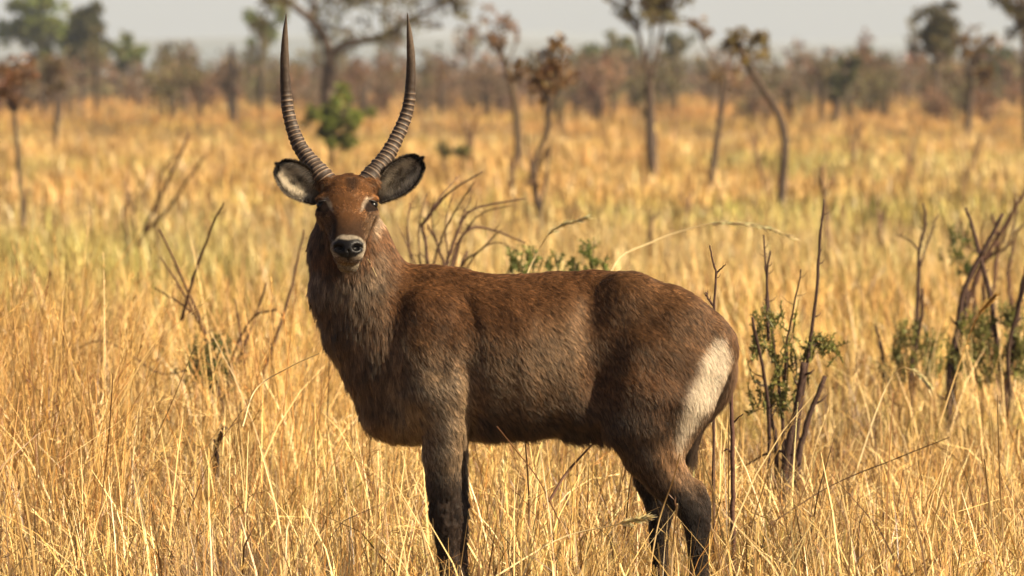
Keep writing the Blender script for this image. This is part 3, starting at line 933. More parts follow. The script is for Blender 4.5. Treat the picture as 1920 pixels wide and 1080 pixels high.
def fur_object(name, parent, P, N, D, L, C, rad, seg=4, droop=0.35, pull=None):
    """strands rooted at P growing along D (shape units), length L, colour C"""
    n = len(P)
    t = np.linspace(0, 1, seg)[None, :, None]
    up = np.array([0, 0, 1.0])[None, None, :]
    pts = (P - N * 0.4)[:, None, :] + D[:, None, :] * (L[:, None, None] * t) + (up * droop * np.clip(1 - N[:, None, 2:3] * -1.0, 0.15, 1) - N[:, None, :] * 0.05) * (L[:, None, None] * t ** 2)
    if pull is not None:                              # tips drawn together into locks
        pts = pts + pull[:, None, :] * t ** 1.5
    pts = to_world(pts) - BUCK_O
    hc = bpy.data.hair_curves.new(name)
    hc.add_curves([seg] * n)
    hc.attributes['position'].data.foreach_set('vector', np.ascontiguousarray(pts, dtype=np.float32).ravel())
    ra = hc.attributes.get('radius') or hc.attributes.new('radius', 'FLOAT', 'POINT')
    rr = (rad[:, None] * np.linspace(1, 0.25, seg)[None, :]).astype(np.float32)
    ra.data.foreach_set('value', rr.ravel())
    a = hc.attributes.new('fur_color', 'FLOAT_COLOR', 'CURVE')
    c4 = np.ones((n, 4), dtype=np.float32); c4[:, :3] = C
    a.data.foreach_set('color', c4.ravel())
    a = hc.attributes.new('skin_normal', 'FLOAT_VECTOR', 'CURVE')
    wn_ = np.stack([N[:, 0], N[:, 1], -N[:, 2]], 1).astype(np.float32)
    a.data.foreach_set('vector', wn_.ravel())
    hc.materials.append(M_FUR)
    o = bpy.data.objects.new(name, hc)
    col.objects.link(o)
    o.parent = parent
    o['kind'] = 'stuff'
    return o


# sample the coat
NF = 330000
tri = np.concatenate([BF[:, [0, 1, 2]], BF[:, [0, 2, 3]]])
v0, v1, v2 = BV[tri[:, 0]], BV[tri[:, 1]], BV[tri[:, 2]]
area = np.linalg.norm(np.cross(v1 - v0, v2 - v0), axis=1) * 0.5
cen = (v0 + v1 + v2) / 3
wgt = area * np.where(cen[:, 1] < 10, 1.0, 0.28) * np.where((cen[:, 1] < -40) & (cen[:, 0] < 720) & (cen[:, 2] < 515), 2.0, 1.0)
ti = rng.choice(len(tri), NF, p=wgt / wgt.sum())
r1, r2 = np.sqrt(rng.random(NF)), rng.random(NF)
w0, w1, w2 = (1 - r1)[:, None], (r1 * (1 - r2))[:, None], (r1 * r2)[:, None]
FP = v0[ti] * w0 + v1[ti] * w1 + v2[ti] * w2
FN = BN[tri[ti, 0]] * w0 + BN[tri[ti, 1]] * w1 + BN[tri[ti, 2]] * w2
FN /= np.linalg.norm(FN, axis=1, keepdims=True)
onhead = (FP[:, 0] < 725) & (FP[:, 2] < 515) & (FP[:, 1] < -30)
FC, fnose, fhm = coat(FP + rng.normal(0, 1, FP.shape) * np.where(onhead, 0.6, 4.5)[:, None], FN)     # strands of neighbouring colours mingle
x, y, q = FP.T
keep = (fnose < 0.3) & (q < 1188)
# bare crust where the mud sits
keep &= ~((x < 1000) & (q > 930) & (rng.random(NF) < 0.75))
for s_ in (-1, 1):
    keep &= np.hypot((x - (652 + s_ * 46)) / 17, (q - 384) / 12) > 1
FP, FN, FC, fhm = FP[keep], FN[keep], FC[keep], fhm[keep]
x, y, q = FP.T
n = len(FP)
neckm = sstep(765, 700, x + (q - 600) * -0.25) * sstep(395, 440, q) * (1 - fhm) * sstep(860, 800, q)
legm = np.where(x < 1000, sstep(820, 880, q), sstep(850, 920, q))
belly = sstep(770, 815, q) * (x > 870) * (x < 1140)
# lie of the coat (x, y, q)
D = np.tile(np.array([0.75, 0.0, 0.62]), (n, 1))
D = lerp(D, (0.30, 0.0, 0.95), neckm)
D = lerp(D, (0.10, 0.0, 1.0), legm)
D = lerp(D, (0.45, 0.0, 0.9), belly)
D = lerp(D, (0.35, 0.0, 0.95), sstep(720, 780, q) * sstep(1140, 1180, x))
D = lerp(D, (0.0, 0.6, -0.75), fhm)
D[:, 0] += fhm * (x - 653) * 0.02
for k in range(3):                                   # clumps and whorls
    amp = 0.45 + 0.35 * neckm
    D[:, k] += (vnoise(FP * 0.055 + 40 * k) - 0.5) * amp * 1.3 + (vnoise(FP * 0.17 + 71 * k) - 0.5) * amp * 1.2
D += rng.normal(0, 0.12, (n, 3))
D -= FN * (D * FN).sum(1, keepdims=True)
D /= np.linalg.norm(D, axis=1, keepdims=True) + 1e-6
lift = 0.28 + 0.08 * neckm + 0.12 * belly - 0.17 * fhm
D = D + FN * (lift + rng.normal(0, 0.08, n))[:, None]
D /= np.linalg.norm(D, axis=1, keepdims=True)
L = 9.0 + 6.0 * neckm + 8.0 * belly - 2.0 * legm
L = L * (1 - fhm) + 6.5 * fhm
L = L * np.where((fhm > 0.5) & (y < -120), 0.5, 1.0)
L *= rng.uniform(0.6, 1.25, n)
al, pe = x * 0.77 + q * 0.64, -x * 0.64 + q * 0.77
al, pe = np.where(neckm > 0.5, q, al), np.where(neckm > 0.5, x, pe)
streak = vnoise(np.stack([al * 0.05, y * 0.12, pe * 0.35], 1) + 5) * 0.6 + vnoise(np.stack([al * 0.03, y * 0.06, pe * 0.12], 1) + 15) * 0.4
pale = sstep(0.3, 0.5, FC[:, 0])
FC = FC * (1 + (rng.uniform(0.5, 1.55, n) * (0.40 + 1.2 * streak) - 1) * (1 - 0.8 * pale))[:, None]
FC = FC * (1 + (rng.random(n) < 0.06)[:, None] * (1 - fhm)[:, None] * np.array([0.8, 0.75, 0.7]))
# locks: every strand leans to the nearest lock centre and shares some of its shade and direction
from mathutils.kdtree import KDTree
NL = 26000
lw = 1.0 / (1 + 1.6 * neckm); lw /= lw.sum()
ls = rng.choice(n, NL, replace=False, p=lw)
kd = KDTree(NL)
for i_, p in enumerate(FP[ls].tolist()):
    kd.insert(p, i_)
kd.balance()
near = np.array([kd.find(p)[1] for p in FP.tolist()])
lk = ls[near]
pull = (FP[lk] - FP) * ((0.20 + 0.05 * neckm) * (1 - fhm * 0.5))[:, None]
lkd = rng.normal(0, 1.0, (NL, 3))[near] * (0.05 + 0.04 * neckm)[:, None]
D = D * 0.6 + D[lk] * 0.4 + lkd
D += FN * np.maximum(0.22 - 0.1 * fhm - (D * FN).sum(1), 0)[:, None]
D /= np.linalg.norm(D, axis=1, keepdims=True)
L = L * (0.75 + 0.5 * rng.random(NL)[near])
FC = FC * (1 + (np.clip(rng.normal(1.0, 0.28, NL), 0.4, 1.9)[near] - 1) * (1 - 0.8 * pale))[:, None]
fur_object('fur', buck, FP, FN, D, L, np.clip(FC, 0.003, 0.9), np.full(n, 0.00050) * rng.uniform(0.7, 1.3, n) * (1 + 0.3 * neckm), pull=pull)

# eyes
M_EYE, nt, b = new_mat('wet_eye')
b.inputs['Base Color'].default_value = (0.004, 0.003, 0.002, 1)
b.inputs['Roughness'].default_value = 0.10
b.inputs['Specular IOR Level'].default_value = 0.22
M_LID, nt, b = new_mat('eyelid')
b.inputs['Base Color'].default_value = (0.02, 0.013, 0.010, 1); b.inputs['Roughness'].default_value = 0.5


def uv_ball(rx, ry, rz, nu=20, nv=12):
    v = [(rx * math.sin(math.pi * j / nv) * math.cos(2 * math.pi * i / nu), ry * math.sin(math.pi * j / nv) * math.sin(2 * math.pi * i / nu), rz * math.cos(math.pi * j / nv)) for j in range(nv + 1) for i in range(nu)]
    f = [[j * nu + i, (j + 1) * nu + i, (j + 1) * nu + (i + 1) % nu, j * nu + (i + 1) % nu] for j in range(nv) for i in range(nu)]
    return np.array(v), f


for s_ in (-1, 1):
    v, f = uv_ball(12.5, 12.5, 9.5)
    e = mesh_obj('eye', to_world(v + np.array([652 + s_ * 45.0, -61.5, 384.0])) - BUCK_O, f, M_EYE, buck)
    mb = MB()
    lid = [(652 + s_ * (45 + 11.5 * math.cos(t)), -73.0 + 8 * abs(math.cos(t)) ** 2 + (4.0 if s_ * math.cos(t) * s_ > 0.9 else 0), 383 - 8.2 * math.sin(t)) for t in np.linspace(0.05, math.pi - 0.05, 12)]
    mb.tube([to_world(p) - BUCK_O for p in lid], [0.0022] * 12, (0.02, 0.013, 0.01))
    mb.tube([to_world((p[0], p[1] - 1, 768 - p[2] + 3.0)) - BUCK_O for p in lid], [0.0016] * 12, (0.02, 0.013, 0.01))
    mb.build('eyelid', M_LID, e)

# horns
M_HORN, nt, b = new_mat('horn')
f = noise_tex(nt, 90, 5, 0.7)
c = mix_rgb(nt, 1.0, col_attr(nt).outputs['Color'], ramp(nt, f, [(0.3, (0.6, 0.6, 0.6)), (0.7, (1.3, 1.3, 1.3))]), 'MULTIPLY')
nt.links.new(c, b.inputs['Base Color'])
b.inputs['Roughness'].default_value = 0.58
b.inputs['Specular IOR Level'].default_value = 0.3
bp = nt.nodes.new('ShaderNodeBump'); bp.inputs['Strength'].default_value = 0.3; bp.inputs['Distance'].default_value = 0.003
nt.links.new(f, bp.inputs['Height']); nt.links.new(bp.outputs[0], b.inputs['Normal'])


def horn(path, seed):
    r = np.random.default_rng(seed)
    n, m = 300, 28
    S = smooth_path(path, n)
    C, R = S[:, :3], S[:, 3]
    T = np.gradient(C, axis=0); seglen = np.linalg.norm(T, axis=1); T /= seglen[:, None]
    arc = np.concatenate([[0], np.cumsum(np.linalg.norm(np.diff(C, axis=0), axis=1))])
    tot = arc[-1]
    # ring spacing widens a little from the base and the rings fade out two thirds of the way up
    ph = np.zeros(n); spacing = 8.2 + 4.5 * arc / tot
    ph[1:] = np.cumsum(np.diff(arc) / spacing[1:])
    jit = np.interp(ph, np.arange(0, 60), np.arange(0, 60) + r.normal(0, 0.17, 60))
    fr = jit - np.floor(jit)
    ring = np.exp(-((fr - 0.55) / 0.20) ** 2)
    amp = (1 - sstep(0.50, 0.72, arc / tot)) * (0.75 + 0.5 * r.random(n // 10 + 1)[np.arange(n) // 10])
    gi_, gk_ = np.meshgrid(np.arange(n), np.arange(m), indexing='ij')
    cs_ = np.stack([gi_ * 0.16, 2.2 * np.cos(gk_ * 2 * math.pi / m), 2.2 * np.sin(gk_ * 2 * math.pi / m)], -1).reshape(-1, 3)
    rough = ((vnoise(cs_ + seed * 13) - 0.5) * 0.10).reshape(n, m) * (1 - 0.7 * sstep(0.7, 0.95, arc / tot))[:, None]      # wear and chips
    V, K = [], []
    for i in range(n):
        a = np.cross(T[i], [0, 1, 0]); a /= np.linalg.norm(a)
        b2 = np.cross(T[i], a)
        for k in range(m):
            th = 2 * math.pi * k / m
            wv = math.sin(th * 3 + i * 0.05) * 0.02
            rr = R[i] * (0.95 + wv + rough[i, k] + 0.105 * ring[i] * amp[i] * (0.85 + 0.3 * math.sin(th + i * 0.3)))
            V.append(C[i] + (a * math.cos(th) + b2 * math.sin(th)) * rr)
            cr = ring[i] * min(amp[i], 1)
            base = np.array([0.040, 0.026, 0.018]) * (1 - cr) + np.array([0.24, 0.165, 0.11]) * cr ** 3
            s = sstep(0.62, 0.85, np.array([arc[i] / tot]))[0]
            base = base * (1 - s) + np.array([0.085, 0.062, 0.045]) * s
            if arc[i] / tot > 0.95: base = base * 0.6
            K.append(base)
    F = [[i * m + k, i * m + (k + 1) % m, (i + 1) * m + (k + 1) % m, (i + 1) * m + k] for i in range(n - 1) for k in range(m)]
    V.append(C[-1] + T[-1] * 2); K.append(K[-1])
    F += [[(n - 1) * m + k, (n - 1) * m + (k + 1) % m, n * m] for k in range(m)]
    mesh_obj('horn', to_world(np.array(V)) - BUCK_O, F, M_HORN, buck, np.array(K))


# x, depth, q, radius
horn([(618, -8, 347, 21), (606, -2, 333, 20), (590, 10, 314, 17.5), (574, 22, 293, 15.5), (559, 33, 270, 14), (548, 42, 243, 13), (540.5, 47, 215, 12),
      (536, 48, 187, 11.2), (533.3, 46, 140, 9.6), (533, 40, 101, 8.2), (534, 30, 60, 5.2), (536.3, 20, 26, 0.7)], 1)
horn([(686, -8, 345, 21), (697, -2, 330, 20), (712, 10, 312, 17.5), (726, 22, 292, 15.5), (739, 33, 268, 14), (751.5, 42, 241, 13), (761, 47, 215, 12),
      (767, 48, 187, 11.2), (770, 46, 140, 9.6), (769.7, 40, 101, 8.2), (767, 30, 60, 5.2), (763.5, 20, 24, 0.7)], 2)

# ears: cupped leaves open to the front
M_EAR, nt, b = new_mat('ear_skin')
nt.links.new(col_attr(nt).outputs['Color'], b.inputs['Base Color'])
b.inputs['Roughness'].default_value = 0.8; b.inputs['Specular IOR Level'].default_value = 0.2


def ear(base, tip, wmax, seed, sgn):
    r = np.random.default_rng(seed)
    base, tip = np.array(base, float), np.array(tip, float)
    ax = tip - base; ln = np.linalg.norm(ax); u_ = ax / ln
    back = np.array([0.15 * sgn, 1.0, -0.05]); back -= u_ * (back @ u_); back /= np.linalg.norm(back)
    side = np.cross(u_, back)
    nu, nv = 30, 25
    us = np.linspace(0, 1, nu); vv = np.linspace(-1, 1, nv)
    prof = np.interp(us, [0, .1, .25, .45, .62, .78, .9, .97, 1], [0.42, .55, .80, 1.0, 1.0, .86, .62, .36, .12])
    V = []
    for layer in (0, 1):
        for i, u in enumerate(us):
            for j, v in enumerate(vv):
                w = wmax * 0.5 * prof[i]
                cup = (1 - abs(v) ** 2.2) * w * (0.72 - 0.35 * u)
                off = cup + (4.0 * (1 - abs(v) ** 6) + 0.6) * layer
                V.append(base + u_ * ln * (u - 0.05 * (abs(v) ** 2) * u) + side * v * w + back * (off - 6))
    V = np.array(V)
    F = []
    g = nu * nv
    for i in range(nu - 1):
        for j in range(nv - 1):
            a = i * nv + j
            F.append([a, a + 1, a + nv + 1, a + nv]); F.append([g + a, g + a + nv, g + a + nv + 1, g + a + 1])
    for i in range(nu - 1):
        for j in (0, nv - 1):
            a = i * nv + j
            F.append([a, a + nv, g + a + nv, g + a])
    for j in range(nv - 1):
        for i in (0, nu - 1):
            a = i * nv + j
            F.append([a, a + 1, g + a + 1, g + a])
    U = np.tile(np.repeat(us, nv), 2); Vv = np.tile(np.tile(vv, nu), 2)
    inner = np.repeat([1.0, 0.0], g)

    def paint(U, Vv, inner, P):
        nn = vnoise(P * 0.10 + seed * 7); n3 = vnoise(P * 0.25 + seed)
        c = np.tile(np.array([0.16, 0.10, 0.06]), (len(U), 1))
        ci = np.tile(np.array([0.74, 0.64, 0.49]), (len(U), 1))
        ci = lerp(ci, (0.10, 0.07, 0.05), sstep(0.48, 0.66, 0.45 * nn + 0.2 * n3 + 0.35 * vnoise(np.stack([U * 3.5, Vv * 7, U * 0 + seed], 1))) * sstep(0.97, 0.6, np.abs(Vv)) * 0.9)
        for (bu, bv, br) in ((0.42, 0.30, 0.12), (0.27, -0.25, 0.11), (0.64, 0.05, 0.07), (0.36, 0.62, 0.08), (0.52, -0.45, 0.07), (0.75, 0.35, 0.06)):
            dd = np.hypot(U - bu, (Vv - bv) * 0.38) + (nn - 0.5) * 0.16 + (n3 - 0.5) * 0.12
            ci = lerp(ci, (0.05, 0.034, 0.024), sstep(br, br * 0.45, dd) * 0.92)
        ci = lerp(ci, (0.09, 0.06, 0.045), sstep(0.20, 0.03, U) * 0.9)
        ci = lerp(ci, (0.05, 0.035, 0.028), sstep(0.92, 0.985, np.abs(Vv)) * 0.95)
        c = c + (ci - c) * inner[:, None]
        c = lerp(c, (0.014, 0.011, 0.010), sstep(0.84, 0.92, U + (n3 - .5) * 0.08))
        return c
    K = paint(U, Vv, inner, V)
    e = mesh_obj('ear', to_world(V) - BUCK_O, F, M_EAR, buck, K)
    # ear hair: long and pale inside, short dark fringe on the rim
    m = 14000
    ui, vi = r.random(m) ** 0.8, r.uniform(-1, 1, m)
    rim = r.random(m) < 0.38
    vi = np.where(rim, np.sign(vi) * r.uniform(0.93, 1.0, m), vi)
    ui = np.where(rim & (r.random(m) < 0.15), r.uniform(0.93, 1, m), ui)
    fi, fj = ui * (nu - 1), (vi + 1) / 2 * (nv - 1)
    i0, j0 = np.minimum(fi.astype(int), nu - 2), np.minimum(fj.astype(int), nv - 2)
    a, b2 = (fi - i0)[:, None], (fj - j0)[:, None]
    Vi = V[:g].reshape(nu, nv, 3)
    P = (Vi[i0, j0] * (1 - a) + Vi[i0 + 1, j0] * a) * (1 - b2) + (Vi[i0, j0 + 1] * (1 - a) + Vi[i0 + 1, j0 + 1] * a) * b2
    N = -back[None] * 1.0 - side[None] * (vi * 0.9)[:, None]
    N /= np.linalg.norm(N, axis=1, keepdims=True)
    Dd = u_[None] * 0.5 + np.where(rim[:, None], side[None] * (np.sign(vi) * 0.9)[:, None], side[None] * (-vi * 0.7)[:, None]) + N * 0.35 + r.normal(0, 0.25, (m, 3))
    Dd /= np.linalg.norm(Dd, axis=1, keepdims=True)
    Lh = np.where(rim, r.uniform(3, 9, m), r.uniform(8, 22, m) * (1 - 0.5 * ui))
    Cc = paint(ui, vi, np.ones(m), P) * r.uniform(0.6, 1.3, m)[:, None]
    fur_object('ear_fur', e, P, N, Dd, Lh, np.clip(np.where(rim[:, None], Cc * 0.35, Cc), 0.004, 0.85), np.full(m, 0.0004), droop=0.1)


ear((600, -4, 374), (520, -14, 307), 58, 3, -1)
ear((704, -4, 372), (792, -14, 296), 57, 5, 1)

# tail: hangs from the root, swings in against the thigh
tp = smooth_path([(1352, 612, 8), (1366, 634, 9), (1371, 670, 9.5), (1369, 710, 10), (1356, 745, 10), (1334, 772, 9), (1314, 796, 8), (1302, 824, 7), (1297, 852, 3)], 40)
mb = MB()
mb.tube([to_world((p[0], -2 + 6 * (k / 40), p[1])) - BUCK_O for k, p in enumerate(tp)], [p[2] / PXM for p in tp], (0.12, 0.07, 0.038), n=10)
tail = mb.build('tail', M_SKIN, buck)
m = 9000
ti = rng.integers(0, 39, m); tf = rng.random(m)
TP = np.stack([tp[ti, 0] + (tp[ti + 1, 0] - tp[ti, 0]) * tf, np.zeros(m), tp[ti, 1] + (tp[ti + 1, 1] - tp[ti, 1]) * tf], 1)
TT = np.stack([tp[ti + 1, 0] - tp[ti, 0], np.zeros(m), tp[ti + 1, 1] - tp[ti, 1]], 1); TT /= np.linalg.norm(TT, axis=1, keepdims=True)
an = rng.uniform(0, 2 * math.pi, m)
SN = np.cross(TT, [0, 1, 0]) * np.cos(an)[:, None] + np.array([0, 1, 0])[None] * np.sin(an)[:, None]
TP = TP + SN * tp[ti, 2][:, None]
Dt = TT + SN * 0.25 + rng.normal(0, 0.1, (m, 3)); Dt /= np.linalg.norm(Dt, axis=1, keepdims=True)
tc = np.array([0.17, 0.095, 0.05])[None] * (1 - sstep(680, 790, TP[:, 2]) * 0.72)[:, None] * rng.uniform(0.6, 1.4, m)[:, None]
fur_object('tail_fur', tail, TP, SN, Dt, rng.uniform(10, 20, m) * (1 + sstep(760, 850, TP[:, 2])), tc, np.full(m, 0.0005), droop=0.1)

# ------------------------------------------------------------------ bushes close behind the animal
STEM = (0.060, 0.036, 0.028)


def stem_bush(label, base, stems, clumps, leaf_col=GREEN, leaf_n=500, leaf_size=0.035, bark=STEM, seed=0, cat='bush', name='burnt_bush', group=None, twig=1.0, depth=0.25):
    """every stem (path in photo pixels, thick px, thin px) is a part; stems fan out in depth too"""
    gy = grounded(base[1])
    g = on_ground(base[0], gy)
    Y = g.y; s = px_scale(Y)
    root = empty(name, (g.x, Y, 0)); o = np.array(root.location)
    r = np.random.default_rng(seed)
    for k, (path, a, b_) in enumerate(stems):
        S = smooth_path(rooted(path, base[1] - 110, gy), max(10, len(path) * 5))
        dy = r.normal(0, depth)
        pts = []
        for j, p in enumerate(S):
            t = j / (len(S) - 1)
            pts.append(at_depth(p[0] + r.normal(0, 0.7), p[1], Y + dy * t))
        rad = np.linspace(a, b_, len(pts)) / s / 2
        rad *= 1 + 0.12 * np.sin(np.arange(len(pts)) * 1.9 + k) * (np.arange(len(pts)) % 3 == 0)
        mb = MB()
        mb.tube(pts, rad, bark, n=7)
        # thorny side twigs
        for j in range(2, len(pts) - 1):
            if r.random() < 0.45 * twig:
                d = Vector((r.normal(0, 1), r.normal(0, 1), r.uniform(0.1, 0.9))).normalized()
                l = r.uniform(0.02, 0.07) * twig
                mb.tube([pts[j], pts[j] + d * l * 0.6, pts[j] + d * l + Vector((0, 0, 0.01))], [rad[j] * 0.45, rad[j] * 0.35, rad[j] * 0.12], bark, n=4)
        mb.build('stem', M_BARK, root, origin=o)
    if clumps:
        # leafy shoots: thin twigs with small leaves set along them
        lb = MB()
        per = max(2, int(leaf_n * 0.55 / (len(clumps) * 26)))
        Ps, Ds, Ls, Cs = [], [], [], []
        for (px, py, rr) in clumps:
            for j in range(per):
                x0, y0 = px + r.normal(0, rr * 0.7), py + rr * r.uniform(0.6, 1.5)
                x1, y1 = x0 + r.normal(0, rr * 0.45), py - rr * r.uniform(0.1, 1.2)
                dz0, dz1 = r.normal(0, rr / s * 0.8), r.normal(0, rr / s * 0.8)
                a_, b2 = at_depth(x0, y0, Y + dz0), at_depth(x1, y1, Y + dz1)
                mid = (a_ + b2) / 2 + Vector(r.normal(0, 0.02, 3))
                lb.tube([a_, mid, b2], [0.004, 0.003, 0.0015], tuple(np.array(leaf_col) * 0.7), n=4)
                tone = np.array(leaf_col) * r.uniform(0.6, 1.35)
                for q_ in range(32):
                    t = r.uniform(0.1, 1)
                    p = a_.lerp(mid, t * 2) if t < 0.5 else mid.lerp(b2, t * 2 - 1)
                    Ps.append(tuple(p)); d = r.normal(0, 1, 3) + np.array([0, 0, 0.5]); Ds.append(d / np.linalg.norm(d))
                    Ls.append(leaf_size * r.uniform(0.3, 0.72) * (1.1 - 0.5 * t)); Cs.append(np.clip(tone * r.uniform(0.7, 1.3) * (1 + r.normal(0, 0.08, 3)), 0.01, 0.6))
        n_ = len(Ps)
        lb.leaves(np.array(Ps), np.array(Ds), r.normal(0, 1, (n_, 3)), np.array(Ls), np.array(Ls) * 0.42, np.array(Cs))
        lb.build('foliage', M_LEAF, root, smooth=False, origin=o)
    tag(root, label, cat, group)
    return root


LG = (0.20, 0.195, 0.055)
stem_bush('fire-blackened bush with tall bare stems and green shoots, beside the antelope rump', (1478, 860),
          [([(1478, 905), (1495, 800), (1512, 690), (1530, 560), (1538, 450), (1545, 372)], 12, 3.5), ([(1470, 905), (1480, 830), (1498, 740), (1508, 680)], 18, 12),
           ([(1495, 880), (1515, 790), (1548, 705)], 15, 9), ([(1468, 800), (1455, 680), (1440, 560), (1432, 440)], 9, 3), ([(1442, 800), (1432, 700), (1410, 595)], 9, 5),
           ([(1440, 640), (1438, 520), (1444, 470)], 7, 3), ([(1470, 720), (1480, 620), (1502, 505)], 6, 2.5), ([(1455, 830), (1445, 780), (1450, 720)], 10, 6), ([(1474, 860), (1440, 850), (1400, 872)], 8, 4)],
          [(1430, 640, 30), (1450, 700, 34), (1480, 660, 30), (1445, 590, 24), (1530, 650, 26), (1470, 745, 28), (1430, 740, 26), (1550, 640, 18)], LG, 3600, 0.042, seed=31)
stem_bush('cluster of blackened forked stems over leafy green regrowth', (1880, 725),
          [([(1880, 745), (1870, 660), (1858, 560), (1835, 470), (1822, 420), (1810, 390)], 14, 5), ([(1885, 745), (1898, 660), (1908, 580), (1925, 500)], 15, 9), ([(1895, 740), (1890, 660), (1915, 560), (1935, 480)], 10, 6),
           ([(1780, 705), (1795, 620), (1810, 540), (1850, 460), (1880, 400)], 13, 8), ([(1790, 700), (1808, 600), (1815, 520)], 10, 6)],
          [(1830, 640, 34), (1880, 640, 34), (1800, 660, 30), (1905, 680, 30), (1850, 690, 28), (1920, 640, 28), (1840, 600, 24), (1890, 590, 24)], LG, 5200, 0.05, seed=32)
stem_bush('bare dark stem bush with small green leaves, beside the forked blackened cluster', (1712, 690),
          [([(1712, 690), (1718, 620), (1722, 540), (1724, 470), (1735, 420), (1732, 380)], 11, 4), ([(1708, 690), (1728, 600), (1730, 540)], 9, 5), ([(1724, 470), (1705, 450), (1680, 440)], 4, 1.5), ([(1655, 680), (1650, 640), (1640, 610)], 7, 4), ([(1725, 500), (1745, 440), (1760, 400)], 5, 2)],
          [(1700, 660, 26), (1730, 640, 26), (1680, 690, 22), (1745, 680, 24), (1700, 620, 20)], LG, 3200, 0.05, seed=33)
stem_bush('tangled shrub with leaning dry branches and a green tuft in its fork', (1845, 610),
          [([(1800, 610), (1825, 540), (1850, 480), (1880, 430), (1915, 370), (1940, 340)], 15, 5), ([(1860, 610), (1865, 520), (1870, 450), (1860, 400)], 12, 5), ([(1830, 520), (1870, 470), (1900, 400)], 8, 3),
           ([(1842, 500), (1815, 460), (1800, 410)], 6, 2), ([(1850, 480), (1890, 460), (1905, 400), (1900, 360)], 7, 2.5), ([(1900, 600), (1890, 520), (1905, 440), (1920, 420)], 10, 4), ([(1845, 500), (1840, 440), (1850, 400)], 5, 2)],
          [(1795, 440, 18), (1800, 470, 20), (1805, 500, 14)], (0.10, 0.12, 0.03), 1400, 0.05, bark=(0.10, 0.055, 0.038), seed=34, name='dry_bush')
stem_bush('single brown knotted stick standing upright, close to the antelope tail', (1376, 985),
          [([(1376, 1045), (1374, 960), (1374, 860), (1372, 770), (1371, 700)], 11, 7), ([(1372, 800), (1382, 785), (1394, 776)], 4, 2), ([(1373, 850), (1364, 842), (1358, 846)], 4, 2)], [], bark=(0.095, 0.05, 0.038), seed=35, name='dead_sapling', cat='sapling', twig=0.2, depth=0.05)
stem_bush('thin thorny twig with forked tip rising behind the antelope rump', (1338, 975),
          [([(1338, 975), (1338, 800), (1337, 640), (1340, 560), (1343, 512), (1336, 490), (1331, 460)], 7, 3), ([(1342, 514), (1352, 503), (1360, 496)], 4, 1.6), ([(1340, 575), (1328, 560), (1324, 548)], 5, 3)], [], bark=(0.085, 0.048, 0.035), seed=36, name='thorn_twig', cat='twig', twig=0.35, depth=0.05)
stem_bush('bare arching twig bush showing above the antelope shoulders', (825, 735),
          [([(800, 640), (804, 540), (800, 470), (790, 420)], 10, 6), ([(790, 425), (820, 385), (850, 355), (905, 322)], 7, 3), ([(790, 425), (825, 370), (860, 330)], 5, 2), ([(835, 640), (838, 540), (825, 470), (800, 420)], 9, 4),
           ([(812, 560), (845, 470), (870, 410), (900, 388), (985, 372)], 8, 3), ([(830, 560), (855, 470), (880, 430), (920, 430), (985, 455)], 8, 3), ([(845, 600), (865, 500), (900, 470), (940, 430)], 6, 2), ([(770, 640), (775, 540), (765, 440), (768, 380)], 6, 3),
           ([(820, 560), (840, 490), (835, 420), (850, 360)], 5, 2), ([(800, 600), (780, 500), (745, 420)], 5, 2), ([(850, 620), (860, 520), (875, 470)], 8, 4), ([(806, 520), (830, 440), (870, 370), (890, 340)], 5, 1.8), ([(840, 540), (870, 440), (905, 400), (960, 385)], 4, 1.6), ([(815, 600), (790, 500), (785, 430), (800, 360)], 5, 2), ([(850, 560), (890, 480), (930, 455), (970, 470)], 4, 1.6), ([(860, 420), (880, 380), (885, 350)], 3, 1.3), ([(825, 470), (810, 420), (815, 370)], 4, 1.5)], [], bark=(0.10, 0.058, 0.04), seed=37, name='twig_bush')
stem_bush('leafy green sprigs showing over the antelope back', (1050, 735),
          [([(975, 640), (965, 540), (960, 470)], 5, 2), ([(1060, 640), (1050, 540), (1042, 480)], 5, 2), ([(1105, 640), (1108, 540), (1115, 450)], 5, 2), ([(1010, 640), (1000, 540), (1003, 460)], 5, 2), ([(1078, 640), (1080, 540), (1078, 490)], 4, 2)],
          [(960, 485, 20), (1000, 475, 22), (1042, 490, 18), (1112, 465, 16), (1112, 490, 14), (1078, 505, 14), (985, 510, 24)], (0.16, 0.19, 0.05), 2200, 0.05, bark=(0.10, 0.09, 0.05), seed=38, name='green_shrub', twig=0.3)
stem_bush('sprawling dry shrub with crooked brown branches in tall straw grass', (400, 745),
          [([(420, 790), (400, 690), (375, 600), (350, 540), (300, 430)], 8, 4), ([(380, 620), (350, 560), (300, 480)], 6, 3), ([(375, 600), (340, 570), (290, 540)], 5, 2.5), ([(415, 780), (440, 690), (470, 620), (500, 530)], 9, 4),
           ([(430, 700), (470, 600), (520, 580)], 7, 3), ([(460, 780), (500, 680), (535, 580), (560, 480), (570, 430)], 8, 3), ([(390, 700), (300, 700), (200, 640), (130, 660)], 6, 3), ([(340, 600), (370, 500), (400, 420), (420, 380)], 7, 3), ([(450, 760), (455, 660), (440, 560)], 6, 3)],
          [(375, 660, 26), (395, 700, 30), (370, 690, 26), (400, 640, 18), (420, 680, 22)], (0.11, 0.125, 0.035), 2600, 0.045, bark=(0.105, 0.058, 0.035), seed=39, name='dry_bush')
stem_bush('leaning dead branches of a collapsed shrub far out in the grass', (265, 450),
          [([(265, 450), (290, 390), (320, 330), (355, 250)], 9, 5), ([(262, 450), (310, 400), (350, 340), (385, 290)], 8, 4), ([(295, 400), (300, 330), (330, 290)], 6, 3), ([(240, 450), (232, 400), (245, 360)], 7, 4)], [], bark=(0.13, 0.075, 0.045), seed=40, name='dead_shrub', depth=0.6)
